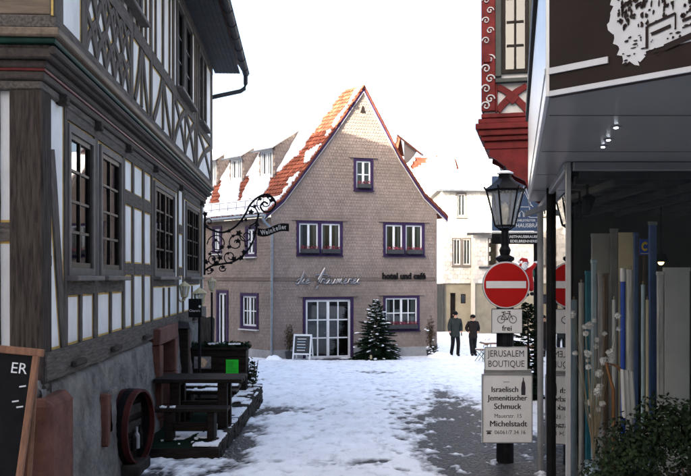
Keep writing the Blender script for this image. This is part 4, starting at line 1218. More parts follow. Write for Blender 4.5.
# ================================================================== RIGHT: corner shop
G0 = Vector((1.73, 6.6, 0)); GT = Vector((0.172, 0.985, 0)).normalized(); GLN = 3.96
ZS = CZ+0.90
shop = empty('corner_shop', (3.0, 7.0, gz(7)), 'corner shop with glass fronts under a deep brown and grey canopy', 'shop')
SG = T(*G0) @ RZ(math.atan2(GT.y, GT.x))        # street front: local x away from the camera, but +y faces the street
FG = T(*G0)                                     # frontal glass: local x to the right, -y to the camera
zb = gz(10.5)-0.1
def pane_box(nm, x0, z0, x1, z1, Mx, m, t=0.004):
    b = MB(); b.box(x0, -t, z0, x1, t, z1); return b.build(nm, m, shop, Mx)
pane_box('street_pane', 0.03, zb, 1.92, ZS-0.06, SG, M['shopglass']); pane_box('street_pane', 2.0, zb, GLN-0.03, ZS-0.06, SG, M['shopglass'])
pane_box('front_pane', 0.04, gz(6.6)+0.12, 1.28, ZS-0.07, FG, M['shopglass']); pane_box('front_pane', 1.34, gz(6.6)+0.12, 3.3, ZS-0.07, FG, M['shopglass'])
b = MB(); b.bbox(1.92, -0.03, zb, 2.0, 0.05, ZS, 0.006); b.build('mullion', M['black'], shop, SG)
b = MB(); b.bbox(GLN-0.03, -0.03, zb, GLN+0.03, 0.04, ZS, 0.006); b.build('end_mullion', M['alu'], shop, SG)
b = MB(); b.bbox(-0.015, -0.02, zb, 0.025, 0.02, ZS, 0.005); b.build('corner_mullion', M['alu'], shop, SG)
b = MB(); b.bbox(0.03, -0.03, ZS-0.06, GLN-0.03, 0.03, ZS, 0.006); b.build('top_rail', M['alu'], shop, SG)
b = MB(); b.bbox(0.03, -0.04, ZS-0.07, 3.3, 0.04, ZS-0.002, 0.006); b.build('top_rail', M['soffit'], shop, FG)
b = MB(); b.bbox(0.03, -0.05, gz(6.6)-0.3, 3.3, 0.05, gz(6.6)+0.12, 0.006); b.build('bottom_rail', M['anthracite'], shop, FG)
b = MB(); b.bbox(1.28, -0.02, gz(6.6)+0.12, 1.34, 0.03, ZS-0.07, 0.004); b.build('mullion', M['alu'], shop, FG)
# canopy
c0 = Vector((1.0, 4.16)); c1 = Vector((2.17, 10.0))
plan = [c0, c1, Vector((6.5, 9.2)), Vector((6.5, 2.4)), Vector((2.5, 2.66))]
ZT = CZ+1.90
b = MB(); b.poly([(p.x, p.y, ZS) for p in plan]); b.build('soffit', M['soffit'], shop)
b = MB(); b.poly([(p.x, p.y, ZT) for p in plan[::-1]]); b.build('canopy_top', M['anthracite'], shop)
b = MB(); b.poly([(p.x, p.y, ZT+0.08) for p in plan[::-1]]); b.build('canopy_snow', M['snow'], shop)
NF = T(c0.x, c0.y, 0) @ RZ(R(-45))
nl = 2.13
b = MB(); b.bbox(-0.02, 0.0, ZS-0.012, nl, 0.05, ZT+0.1, 0.004); b.build('fascia_panel', M['fascia'], shop, NF)
b = MB(); b.box(0.0, -0.012, ZS-0.012, nl, -0.001, ZS+0.012); b.build('white_trim', M['fascia_white'], shop, NF)
b = MB(); b.box(0.0, -0.010, CZ+0.995, 0.31, -0.001, CZ+1.025); b.build('white_trim', M['fascia_white'], shop, NF)
sl_ = (c1-c0).length; SF = T(c0.x, c0.y, 0) @ RZ(math.atan2(c1.y-c0.y, c1.x-c0.x))
b = MB(); b.bbox(0.0, -0.0, ZS-0.012, sl_, 0.02, ZT-0.06, 0.003); b.build('fascia_side', M['lightmetal'], shop, SF)
b = MB(); b.bbox(0.0, 0.0, ZT-0.058, sl_, 0.05, ZT+0.1, 0.004); b.build('fascia_cap', M['black'], shop, SF)
b = MB(); b.box(0, 0.021, CZ+0.995, sl_, 0.026, CZ+1.025); b.build('white_trim', M['fascia_white'], shop, SF)
# picture emblem on the fascia: a pale leafy tree beside a gabled house, printed light on brown
rr = random.Random(5)
b = MB(); ex0, ez0 = 0.33, CZ+0.965
out = []
def jag(pts, n=6, j=0.012):
    o = []
    for i in range(len(pts)):
        a, c = Vector(pts[i]), Vector(pts[(i+1) % len(pts)])
        for k in range(n):
            p = a+(c-a)*k/n; o.append((p.x+rr.uniform(-j, j), p.y+rr.uniform(-j, j)))
    return o
tree_o = jag([(ex0+.02, ez0+.10), (ex0+.05, ez0+.02), (ex0+.13, ez0+.0), (ex0+.17, ez0+.04), (ex0+.60, ez0+.09), (ex0+.95, ez0+.12), (ex0+.95, ez0+.55), (ex0+.1, ez0+.55), (ex0-.0, ez0+.33), (ex0-.015, ez0+.2)])
pts_, tri_ = tess(tree_o, [])
b.add([(p.x, -0.004, p.y) for p in pts_], tri_)
em = b.build('emblem', M['fascia_white'], shop, NF)
b = MB()
def blot(cx, cz, w, h, n=7):
    b.poly([(cx+w*math.cos(6.283*k/n)*rr.uniform(.5, 1.2), -0.008, cz+h*math.sin(6.283*k/n)*rr.uniform(.5, 1.2)) for k in range(n)])
for i in range(260):
    cx, cz = ex0+rr.uniform(0.02, .40), ez0+rr.uniform(.17, .53); blot(cx, cz, rr.uniform(.004, .012), rr.uniform(.006, .018), 8)
for i in range(120):
    cx, cz = ex0+rr.uniform(.36, .9), ez0+rr.uniform(.02, .54); blot(cx, cz, rr.uniform(.003, .010), rr.uniform(.004, .012))
for i in range(40):
    cx, cz = ex0+rr.uniform(.05, .5), ez0+rr.uniform(.01, .13); blot(cx, cz, rr.uniform(.004, .016), rr.uniform(.003, .008))
def bar(x0, z0, x1, z1, w):
    d = Vector((x1-x0, z1-z0)); n_ = Vector((-d.y, d.x)).normalized()*w/2
    b.poly([(x0+n_.x, -0.0085, z0+n_.y), (x0-n_.x, -0.0085, z0-n_.y), (x1-n_.x, -0.0085, z1-n_.y), (x1+n_.x, -0.0085, z1+n_.y)])
for q in ((.17, .16, .30, .19, .012), (.17, .16, .17, .06, .014), (.19, .12, .28, .14, .016), (.30, .19, .30, .12, .008), (.33, .15, .52, .19, .014), (.33, .12, .5, .15, .007), (.36, .22, .36, .4, .008), (.40, .24, .40, .42, .006), (.44, .25, .42, .42, .006), (.25, .05, .42, .09, .028), (.55, .2, .55, .4, .01), (.60, .17, .72, .2, .014)):
    bar(ex0+q[0], ez0+q[1], ex0+q[2], ez0+q[3], q[4])
props(b.build('emblem_dark', M['fascia'], em, NF), kind='stuff')
for k_ in range(4):
    y_ = 4.7+k_*1.35; b = MB(); b.box(1.0+.2*(y_-4.16)+.02, y_, ZS-.003, 6.4, y_+.006, ZS-.0005); b.build('soffit_joint', M['anthracite'], shop)
for x_ in (.72, 1.44):
    b = MB(); b.box(x_, -.003, ZS+.013, x_+.005, -.0005, ZT+.09); b.build('panel_joint', M['black'], shop, NF)
# downlights in the soffit
M['spot'] = emis('spot', (0.85, 0.9, 1.0), 6.0)
for px_, py_ in ((603, 146), (608.5, 139), (616, 126.5)):
    d = FOC*0.9/(HOR-py_); p = P(px_, py_, d)
    b = MB(); b.lathe([(0.032, -0.006), (0.032, 0.0)], 12); o = b.build('downlight', M['silver'], shop, T(p.x, p.y, ZS-0.002))
    b = MB(); b.lathe([(0.012, -0.010), (0.012, -0.0065)], 8); b.build('bulb', M['spot'], o, T(p.x, p.y, ZS-0.002))
M['greypost2'] = mat('gridgrey', (0.12, 0.12, 0.12), .6, .2, 4)
# room: floor, back walls, ceiling grid
fz = gz(7.5)+0.25
b = MB(); b.poly([(1.76, 6.62, fz), (4.9, 6.62, fz), (4.9, 10.4, fz), (2.44, 10.4, fz)]); b.build('shop_floor', M['straw'], shop)
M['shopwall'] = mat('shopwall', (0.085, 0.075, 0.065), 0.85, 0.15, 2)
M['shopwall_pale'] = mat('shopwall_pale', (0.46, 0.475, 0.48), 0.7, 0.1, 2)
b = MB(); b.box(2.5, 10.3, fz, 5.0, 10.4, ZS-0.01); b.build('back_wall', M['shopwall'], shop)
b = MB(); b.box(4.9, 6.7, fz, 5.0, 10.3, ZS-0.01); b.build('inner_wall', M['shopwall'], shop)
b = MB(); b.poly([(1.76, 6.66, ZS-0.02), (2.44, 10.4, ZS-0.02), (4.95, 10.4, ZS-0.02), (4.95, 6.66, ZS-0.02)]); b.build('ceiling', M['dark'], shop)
b = MB()
for i in range(9):
    y_ = 6.85+i*0.42; b.box(1.85+0.17*(y_-6.6), y_, ZS-0.10, 4.88, y_+0.05, ZS-0.03)
b.build('ceiling_grid', M['greypost2'], shop)
for i in range(8):
    x_ = 2.15+i*0.36; b = MB(); b.box(x_, 6.8, ZS-0.16, x_+0.05, 10.2, ZS-0.105); b.build('ceiling_batten', M['greypost2'], shop)
for x_, y_ in ((2.02, 7.1), (2.12, 7.7)):
    b = MB(); b.tube([(x_, y_, ZS-0.12), (x_, y_, ZS-0.24)], 0.012, 6); b.lathe([(0.035, -0.07), (0.055, 0.08), (0.03, 0.10)], 10, T(x_, y_, ZS-0.30) @ RX(R(35))); b.build('spotlight', M['black'], shop)

# goods standing in the shop window
def board(px0, px1, top, d, m, label, cat='board', th=0.04, lean=0.0, name='display_board', bot=fz+0.003, sub=None):
    x0 = P(px0, top, d).x; x1 = P(px1, top, d).x; z1 = P(px0, top, d).z
    o = empty(name, ((x0+x1)/2, d, bot), label, cat)
    Mx = T(x0, d, 0)
    b = MB(); w = x1-x0
    b.bbox(0, 0, bot, w, th, z1, 0.006); b.build('panel', m, o, Mx)
    b = MB(); b.bbox(-0.004, -0.004, z1-0.03, w+0.004, th+0.004, z1+0.006, 0.004); b.build('top_edge', sub or m, o, Mx)
    return o
def roll(px0, px1, top, d, m, label, m2=None):
    x0 = P(px0, top, d).x; x1 = P(px1, top, d).x; z1 = P(px0, top, d).z; r = (x1-x0)/2
    o = empty('textile_roll', ((x0+x1)/2, d, fz), label, 'textile roll')
    n = 9; b = MB()
    prof_ = [(r*(0.94+0.06*math.sin(i*2.1)), fz+0.003+(z1-fz)*i/n) for i in range(n+1)]
    b.lathe(prof_, 10); b.build('cloth', m, o, T((x0+x1)/2, d, 0))
    b = MB(); b.lathe([(r*0.35, z1-0.01), (r*0.35, z1+0.035)], 8); b.build('core', m2 or M['straw'], o, T((x0+x1)/2, d, 0))
    return o
M['teal'] = mat('teal', (0.03, 0.17, 0.25), 0.5, 0.2, 4); M['paleblue'] = mat('paleblue', (0.34, 0.45, 0.53), 0.5, 0.15, 4)
M['creamboard'] = mat('creamboard', (0.70, 0.62, 0.42), 0.6, 0.1, 3); M['greypost'] = mat('greypost', (0.26, 0.26, 0.26), 0.6, 0.2, 4)
M['brownboard'] = mat('brownboard', (0.12, 0.08, 0.06), 0.7, 0.2, 4); M['navypost'] = mat('navypost', (0.06, 0.11, 0.27), 0.5, 0.2, 4)
M['cloth'] = mat('cloth', (0.42, 0.42, 0.43), 0.9, 0.3, 4, 0.4, 14, stretch=(6, 6, 0.7))
board(592, 610.5, 234, 8.9, M['shopwall_pale'], 'wide pale grey panel leaning at the back of the shop window', lean=1)
board(610.8, 618, 229, 8.7, M['greypost'], 'tall grey upright between the pale panel and the cream panel', 'upright')
board(618.5, 634, 233, 8.7, M['creamboard'], 'cream yellow panel with a dark knob in the shop window')
board(634.4, 638.5, 233, 8.6, M['navypost'], 'slim navy upright at the edge of the cream panel', 'upright')
board(649.5, 657, 222, 8.2, M['navypost'], 'tall blue and grey upright beside the yellow and blue poster', 'upright', sub=M['alu'])
board(586, 591.6, 271.5, 8.3, M['teal'], 'narrow teal board in the shop window')
board(592, 597, 260, 8.1, M['paleblue'], 'pale blue slim board taller than the teal one')
board(603.8, 608.5, 274, 8.0, M['brownboard'], 'narrow brown board beside the weathered grey one')
board(598, 603.5, 274, 8.1, M['cloth'], 'narrow weathered grey board in the shop window')
board(658, 664, 272, 7.9, M['cloth'], 'grey streaked board under the lit spot in the shop')
board(664.5, 690, 268, 7.9, M['shopwall_pale'], 'broad pinkish grey board at the end of the window display')
roll(626.5, 634, 270, 7.7, M['cloth'], 'grey cloth roll standing before the cream panel')
roll(641, 645, 285, 7.6, M['paleblue'], 'slim pale blue cloth roll under the yellow and blue poster')
roll(645.6, 648.8, 300, 7.55, M['creamboard'], 'short cream cloth roll next to the slim pale blue one')
roll(612, 616.5, 300, 7.6, M['shopwall_pale'], 'short white cloth roll before the grey upright')
roll(571, 577, 300, 8.6, M['paleblue'], 'pale cloth roll close to the street pane of the shop')
roll(578.5, 584, 283, 8.5, M['cloth'], 'tall grey cloth roll close to the street pane of the shop')
p = P(623, 268, 7.5)
bl = empty('blue_tube', (p.x, 7.5, fz), 'bright blue tube with white cap standing upright in the window', 'tube')
b = MB(); b.lathe([(0.022, fz+0.003), (0.022, p.z-0.12)], 10); b.build('tube', M['blue'], bl, T(p.x, 7.5, 0))
b = MB(); b.lathe([(0.026, p.z-0.119), (0.026, p.z)], 10); b.build('cap', M['white'], bl, T(p.x, 7.5, 0))
# poster with yellow ring on blue
pc = P(645, 247, 8.55); po = empty('poster', (pc.x, pc.y, pc.z-0.1), 'small blue poster with a yellow C-shaped ring', 'poster')
b = MB(); b.box(-0.055, 0, -0.08, 0.055, 0.006, 0.08); b.build('sheet', M['blue'], po, T(*pc))
b = MB(); n = 20
ring = [(0.026*math.cos(R(40+280*i/n)), 0.034*math.sin(R(40+280*i/n))+0.005) for i in range(n+1)]
for i in range(n):
    a0, a1 = ring[i], ring[i+1]; b.poly([(a0[0]*1.35, -0.002, a0[1]*1.35), (a0[0]*.7, -0.002, a0[1]*.7), (a1[0]*.7, -0.002, a1[1]*.7), (a1[0]*1.35, -0.002, a1[1]*1.35)])
b.build('ring', M['yellow'], po, T(*pc)); b = MB(); b.box(-0.045, -0.003, -0.07, 0.045, -0.001, -0.062); b.build('line', M['white'], po, T(*pc))
b = MB(); b.box(-0.06, 0.007, -0.09, 0.06, 0.011, 0.085); b.build('backing', M['brownboard'], po, T(*pc))
b = MB(); b.box(-0.012, 0.012, fz-pc.z+.003, 0.012, 0.03, 0.05); b.build('stand', M['brownboard'], po, T(*pc))
lp_ = P(661, 262, 9.6); sl0 = empty('shop_lamp', (lp_.x, lp_.y, lp_.z), 'small warm glowing lamp at the back of the shop', 'lamp')
b = MB(); b.ball((0, 0, 0), .035, 10, 8); b.build('bulb', emis('warmbulb', (1.0, .75, .3), 1.2), sl0, T(*lp_))
b = MB(); b.tube([(0, 0, .04), (0, 0, ZS-.02-lp_.z)], .006, 5); b.build('cord', M['black'], sl0, T(*lp_)); b = MB(); b.lathe([(.09, 0.0), (.05, .09), (.02, .1)], 12); b.build('shade', M['black'], sl0, T(*lp_))
# vase of twigs with cotton tufts
tv = P(594, 395, 7.15); vz_ = fz+0.003
vase = empty('twig_vase', (tv.x, tv.y, vz_), 'vase of dry twigs with white cotton tufts in the window', 'vase')
b = MB(); b.lathe([(0.07, vz_), (0.11, vz_+0.15), (0.12, vz_+0.3), (0.07, vz_+0.42), (0.085, vz_+0.46)], 14); b.build('vase_body', M['paleblue'], vase, T(tv.x, tv.y, 0))
rr = random.Random(11); tufts = []
tw = MB()
for i in range(26):
    a = rr.uniform(0, 6.28); l = rr.uniform(0.5, 1.35); sp = rr.uniform(0.04, 0.17)
    pts = []; 
    for k in range(5):
        t = k/4; pts.append((sp*math.cos(a)*t**1.3*l, sp*math.sin(a)*t**1.3*l*0.5, vz_+0.42+l*t*0.95 + 0.02*math.sin(k*2+i)))
    tw.tube(pts, 0.006, 4, rs=[0.0045, 0.004, 0.003, 0.0025, 0.0015]); tufts += [pts[4], pts[3], pts[2]][:rr.choice((0, 1, 2))]
tw.build('twigs', M['straw'], vase, T(tv.x, tv.y, 0))
for t in tufts:
    b = MB(); b.ball((0, 0, 0), rr.uniform(0.016, 0.036), 10, 8, (1, 1, .85), jit=0.35); b.build('cotton_tuft', M['fluff'], vase, T(tv.x+t[0], tv.y+t[1], t[2]))
# wooden coat hanger with white cloth
hp = P(617, 366, 7.0); hg = empty('cloth_rack', (hp.x, hp.y, fz), 'bent wooden rack with a white cloth hung over it', 'rack')
b = MB(); b.tube([(-0.02, 0, fz-hp.z+.003), (-0.03, 0, -0.2), (-0.09, 0, 0.03), (0.0, 0, 0.0), (0.06, 0, -0.06)], 0.014, 6); b.tube([(0.03, 0.15, fz-hp.z+.003), (-0.03, 0, -0.2)], 0.012, 6); b.build('frame', mat('orangewood', (0.24, 0.11, 0.045), 0.6, .2, 6), hg, T(*hp))
b = MB()
for i in range(6):
    x0, x1 = 0.02+i*0.018, 0.02+(i+1)*0.018; a, c = 0.02*(i % 2), 0.02*((i+1) % 2)
    b.add([(x0, -0.02-a, -0.02-i*.004), (x1, -0.02-c, -0.025-i*.004), (x1+0.02, -0.03-c, -0.42), (x0+.01, -0.03-a, -0.42)], [(0, 1, 2, 3)])
b.build('cloth', M['white'], hg, T(*hp))

# evergreen hedge in a trough before the window
hd = empty('hedge_trough', (2.25, 5.85, gz(5.85)), 'dark evergreen hedge in a trough below the shop window', 'hedge')
b = MB(); b.bbox(1.66, 5.65, gz(5.85), 3.2, 6.15, gz(5.85)+0.42, 0.02); b.build('trough', M['anthracite'], hd)
b = MB()
for i, (x, z, r_) in enumerate(((1.80, .75, .22), (1.98, 1.0, .25), (2.25, 1.14, .27), (2.5, 1.1, .27), (2.75, 1.2, .28), (3.0, 1.1, .27), (2.1, .7, .3), (2.45, .7, .3), (2.8, .7, .3))):
    leaf_cloud(b, (x, 5.9+random.uniform(-.05, .05), gz(5.85)+z), (r_, 0.24, r_*1.05), 1700, 0.034, 0.3, 0.3, 9)
b.build('foliage', M['leaf'], hd)
b = MB()
for i in range(14):
    x = random.uniform(1.8, 3.0); b.tube([(x, 5.9, gz(5.85)+.4), (x+random.uniform(-.15, .15), 5.9+random.uniform(-.1, .1), gz(5.85)+random.uniform(.8, 1.05))], 0.008, 4)
b.build('stems', M['bark'], hd)

# ================================================================== RED TIMBERED HOUSE with oriel
RM = T(2.17, 13.5, 0) @ RZ(R(-13))
def rf_(px, py=HOR, off=0.0): return onplane(px, py, RM, off)
red = empty('red_timber_house', (3.4, 13.6, gz(13.5)), 'red half-timbered house with carved corner and a window bay above the street', 'house')
zO = CZ+2.36
b = MB(); b.box(0.03, 0.02, zO, 4.5, 6.0, CZ+6.5); b.build('bay_wall', M['offwhite'], red, RM)
b = MB(); b.box(1.15, 0.35, gz(20)-0.3, 4.5, 6.0, zO-0.01); b.build('lower_wall', M['offwhite'], red, RM)
def rbx(nm, pa, pb, ya, yb, m, y0=-0.05, y1=0.02, bev=0.008):
    xa, zb_ = rf_(pa, yb); xb, zt_ = rf_(pb, ya)
    b = MB(); b.bbox(xa, y0, zb_, xb, y1, zt_, bev); return b.build(nm, M[m], red, RM)
cp = rbx('carved_post', 481.5, 495.5, -40, 112, 'redpaint', -0.06, 0.2)
rbx('rail', 481.5, 545, 112.1, 119, 'redpaint', -0.07); rbx('rail', 495.6, 545, 77.5, 84.0, 'greygreen', -0.10)
rbx('window_post', 495.6, 501.5, -40, 77.4, 'greygreen', -0.06); rbx('window_post', 529, 545, -40, 77.4, 'greygreen', -0.06)
rbx('panel_post', 495.6, 497.5, 84.1, 112.9, 'redpaint'); rbx('panel_post', 527.5, 530, 84.1, 112.9, 'redpaint')
xa, za = rf_(501.7, 74); xb, zb_ = rf_(528.8, -30)
window(red, RM, xa, za, xb, zb_, M['winwood'], 2, 4, 0.06, 0.035, -0.03, M['glass_old'], None, room=False)
b = MB(); b.box(xa, 0.005, za, xb, 0.018, zb_); b.build('dark_room', M['room'], red, RM)
x0, z0 = rf_(498, 111); x1, z1 = rf_(527, 86)
for (a, b1, c, d) in ((x0, z0, x1, z1), (x0, z1, x1, z0)):
    beam(a, b1, c, d, 0.10, Mx=RM, par=red, m='redpaint', trim=False, bow=0.035, proud=0.032, name='cross_brace')
b = MB(); cxm, czm = (x0+x1)/2, (z0+z1)/2; b.prism([(cxm-.1, czm), (cxm, czm-.1), (cxm+.1, czm), (cxm, czm+.1)], -0.045, 0.0); b.build('cross_boss', M['redpaint'], red, RM)
# pale scrollwork carved on the corner post
def scroll(cx, cz, s, flip=1):
    pts = []
    for i in range(15):
        a = i*0.55; r_ = s*(1-i/17); pts.append((cx+flip*r_*math.cos(a), -0.075, cz+r_*math.sin(a)))
    b = MB(); b.tube(pts, s*0.16, 5); b.build('scroll', M['offwhite'], cp, RM)
for k, yy_ in enumerate((2, 12, 22, 32, 42, 60, 70, 80, 90, 100, 107)):
    x_, z_ = rf_(488.3 + (2 if k % 2 else -2), yy_); scroll(x_, z_, 0.075 if yy_ > 50 else .06, 1 if k % 2 else -1)
b = MB(); x_, z_ = rf_(487, 60); b.bbox(x_-0.05, -0.09, z_-.06, x_+.06, -.06, z_+.06, .006); b.build('capital', M['redpaint'], cp, RM)
# stepped mouldings carrying the bay
zz = rf_(490, 119)[1]
steps = [(119, 124, 0.06), (124, 130, 0.10), (130, 136, 0.06), (136, 141, 0.02), (141, 149, -0.03)]
for ya, yb, p_ in steps:
    zt_ = rf_(490, ya)[1]; zb_ = rf_(490, yb)[1]; b = MB(); b.bbox(-p_, -p_, zb_, 3.6, 1.2, zt_-0.002, 0.01); b.build('moulding', M['redpaint'], red, RM)
zt_ = rf_(490, 149)[1]
for yy0 in (0.05, 0.9):
    pts = [(0.12, zt_), (0.10, zt_-0.10), (0.22, zt_-0.16), (0.36, zt_-0.28), (0.50, zt_-0.42), (0.66, zt_-0.5), (0.78, zt_-0.75), (1.16, zt_-0.95), (1.16, zt_)]
    b = MB(); b.prism(pts, yy0, yy0+0.16); b.build('curved_bracket', M['redpaint'], red, RM)
b = MB(); b.box(-0.5, -0.5, CZ+6.5, 4.8, 6.4, CZ+6.62); b.build('eaves_board', M['redpaint'], red, RM)
b = MB(); b.add([(-.6, -.6, CZ+6.64), (4.9, -.6, CZ+6.64), (4.9, 6.5, CZ+6.64), (-.6, 6.5, CZ+6.64), (2.2, -.6, CZ+10), (2.2, 6.5, CZ+10)], [(0, 1, 4), (1, 2, 5, 4), (2, 3, 5), (3, 0, 4, 5)]); b.build('roof', M['snow'], red, RM)

# ================================================================== LAMP POST with lantern, traffic signs, shop boards
pd = 11.0; lp = P(505, HOR, pd); gl = gz(pd)
lamp = empty('street_lantern', (lp.x, lp.y, gl), 'black cast-iron street lantern on a thick post, snow on its cap', 'street lamp')
LMx = T(lp.x, lp.y, 0)
def lz(py): return CZ+(HOR-py)/FOC*pd
b = MB(); b.lathe([(0.112, gl-0.1), (0.112, gl+0.9), (0.108, lz(270)), (0.085, lz(262)), (0.12, lz(260)), (0.12, lz(257.5)), (0.06, lz(255)), (0.075, lz(250)), (0.05, lz(246)), (0.055, lz(238)), (0.045, lz(231)), (0.05, lz(228))], 14); b.build('post', M['iron'], lamp, LMx)
zb0, zb1, zt0 = lz(226), lz(190.5), lz(174.5)
n6 = 6; ro = 0
def hexp(r, z, k, a0=0.0): a = a0+2*math.pi*k/n6; return Vector((r*math.cos(a), r*math.sin(a), z))
rb_, rt_ = 0.125, 0.24
b = MB()
for k in range(6):
    b.tube([hexp(rb_, zb0, k), hexp(rt_, zb1, k)], 0.013, 5)
    b.tube([hexp(rb_, zb0, k), hexp(rb_, zb0, k+1)], 0.014, 5); b.tube([hexp(rt_, zb1, k), hexp(rt_, zb1, k+1)], 0.018, 5)
    b.tube([hexp(0.04, lz(231), k), hexp(rb_, zb0, k)], 0.009, 4)
    b.tube([hexp(rt_, zb1, k), hexp(rt_+0.035, zb1+0.05, k)], 0.012, 4)
b.lathe([(0.125, zb0-0.012), (0.125, zb0+0.012)], 6, RZ(R(30)-R(30)))
b.build('cage', M['iron'], lamp, LMx)
for k in range(6):
    b = MB(); b.poly([hexp(rb_, zb0, k), hexp(rb_, zb0, k+1), hexp(rt_, zb1, k+1), hexp(rt_, zb1, k)]); b.build('pane', M['lampglass'], lamp, LMx)
b = MB(); b.lathe([(rt_+0.03, zb1+0.01), (0.15, lz(183)), (0.085, lz(178.5)), (0.085, zt0), (0.10, zt0+0.004)], 6, RZ(R(-30))); b.build('hood', M['iron'], lamp, LMx)
b = MB(); b.lathe([(0.105, zt0+0.005), (0.11, zt0+0.02), (0.06, zt0+0.045), (0.02, zt0+0.05)], 10); b.build('cap_snow', M['snow'], lamp, LMx)
b = MB(); b.lathe([(0.012, zt0+0.04), (0.025, lz(170)), (0.012, lz(168)), (0.004, lz(165))], 8); b.build('finial', M['iron'], lamp, LMx)
b = MB(); b.lathe([(0.03, zb0+0.01), (0.03, zb0+0.09), (0.05, zb0+0.13), (0.055, zb0+0.2), (0.035, zb0+0.27), (0.01, zb0+0.3)], 10); b.build('bulb', mat('bulbglass', (0.75, 0.68, 0.55), .3, .05), lamp, LMx)

def plate(name, x0, z0, x1, z1, m, parent, Mx, t=0.012, bev=0.004): b = MB(); b.bbox(x0, 0, z0, x1, t, z1, bev); return b.build(name, m, parent, Mx)
def sp(px, py, off=0.13): d = pd-off; return (px-PX0)/FOC*d, d, CZ+(HOR-py)/FOC*d
# no entry
nx, ny, nz_ = sp(506, 285); r_ = 23.2/FOC*ny
ne = empty('no_entry_sign', (nx, ny, nz_-r_), 'round red no-entry sign with a white bar on the lantern post', 'traffic sign')
DM = T(nx, ny, nz_) @ RX(R(90))
b = MB(); b.lathe([(r_, -0.02), (r_+0.006, -0.012), (r_+0.006, 0.0), (r_, 0.004)], 48); b.build('rim', M['alu'], ne, DM)
b = MB(); b.lathe([(r_-0.002, 0.0042), (r_-0.002, 0.0065)], 48); b.build('white_disc', M['sign_white'], ne, DM)
b = MB(); b.lathe([(r_*0.955, 0.0066), (r_*0.955, 0.0085)], 48); b.build('red_disc', M['sign_red'], ne, DM)
b = MB(); b.bbox(-r_*0.86, -r_*0.135, 0.0086, r_*0.86, r_*0.17, 0.0105, 0.0006); b.build('white_bar', M['sign_white'], ne, DM)
b = MB(); b.box(-0.05, 0.02, -r_*0.6, 0.05, 0.05, -r_*0.5); b.box(-0.05, .02, r_*.5, .05, .05, r_*.6); b.build('clamp', M['alu'], ne, T(nx, ny, nz_))
# bicycles allowed
bx, by, bz = sp(507, 321); w_, h_ = 0.198, 0.158
bs = empty('bicycle_plate', (bx, by, bz-h_), 'white plate with a bicycle and the word frei under the no-entry sign', 'traffic sign')
BM_ = T(bx, by, bz)
plate('plate', -w_, -h_, w_, h_, M['sign_white'], bs, BM_)
b = MB()
for a in ((-w_, -h_, w_, -h_+.007), (-w_, h_-.007, w_, h_), (-w_, -h_+.007, -w_+.007, h_-.007), (w_-.007, -h_+.007, w_, h_-.007)): b.box(a[0], -0.003, a[1], a[2], -0.0005, a[3])
b.build('border', M['sign_black'], bs, BM_)
b = MB()
def seg2(pts, w=0.007):
    for (xa, za), (xb, zb_) in zip(pts[:-1], pts[1:]):
        d = Vector((xb-xa, zb_-za)); 
        if d.length < 1e-6: continue
        d.normalize(); n_ = Vector((-d.y, d.x))*w/2; e = d*w*0.3
        b.poly([(xa+n_.x-e.x, -0.004, za+n_.y-e.y), (xb+n_.x+e.x, -0.004, zb_+n_.y+e.y), (xb-n_.x+e.x, -0.004, zb_-n_.y+e.y), (xa-n_.x-e.x, -0.004, za-n_.y-e.y)][::-1])
for cx_ in (-0.075, 0.075): seg2([(cx_+0.046*math.cos(R(a)), 0.02+0.046*math.sin(R(a))) for a in range(0, 361, 20)], 0.008)
seg2([(-0.075, 0.02), (-0.045, 0.09), (0.035, 0.10), (0.075, 0.02)], 0.009); seg2([(-0.045, 0.09), (0.005, 0.02), (0.035, 0.10)], 0.009); seg2([(-0.075, .02), (.005, .02)], .008)
seg2([(-0.045, 0.09), (-0.055, 0.113), (-0.03, 0.12), (-0.02, .112)], 0.008); seg2([(0.035, .10), (0.03, .122)], .008); seg2([(0.01, .122), (0.045, .122)], .01); seg2([(-.07, .112), (-.035, .112)], .01)
b.build('bicycle_symbol', M['sign_black'], bs, BM_)
text('lettering', 'frei', 0.095, M['sign_black'], bs, BM_ @ T(0, -0.002, -0.095), 0.001, bold=0.0015)
# shop boards
jx, jy, jz = sp(506.2, 358.7); JM = T(jx, jy, jz)
jb = empty('boutique_board', (jx, jy, jz-0.15), 'white board reading JERUSALEM BOUTIQUE above the jewellery board', 'sign board')
w_, h_ = 21.3/FOC*jy, 11.7/FOC*jy
plate('board', -w_, -h_, w_, h_, M['sign_white'], jb, JM, 0.05)
b = MB()
for a in ((-w_, -h_, w_, -h_+.006), (-w_, h_-.006, w_, h_), (-w_, -h_+.006, -w_+.006, h_-.006), (w_-.006, -h_+.006, w_, h_-.006)): b.box(a[0], -0.004, a[1], a[2], -0.0005, a[3])
b.build('border', M['alu'], jb, JM)
M['ink'] = mat('ink', (0.03, 0.028, 0.035), 0.6, 0.1, 4)
text('lettering', 'JERUSALEM', 0.118, M['ink'], jb, JM @ T(0, -0.002, 0.062), 0.0012, sx=0.80)
text('lettering', 'BOUTIQUE', 0.118, M['ink'], jb, JM @ T(0, -0.002, -0.068), 0.0012, sx=0.80)
ix, iy, iz = sp(507.3, 408.5); IM = T(ix, iy, iz)
ib = empty('jewellery_board', (ix, iy, iz-0.45), 'large white board reading Israelisch Jemenitischer Schmuck on the lantern post', 'sign board')
w_, h_ = 25.2/FOC*iy, 34.5/FOC*iy
plate('board', -w_, -h_, w_, h_, M['sign_white'], ib, IM, 0.06)
b = MB()
for a in ((-w_, -h_, w_, -h_+.012), (-w_, h_-.012, w_, h_), (-w_, -h_+.012, -w_+.012, h_-.012), (w_-.012, -h_+.012, w_, h_-.012)): b.bbox(a[0], -0.012, a[1], a[2], -0.0005, a[3], .002)
b.build('frame', M['alu'], ib, IM)
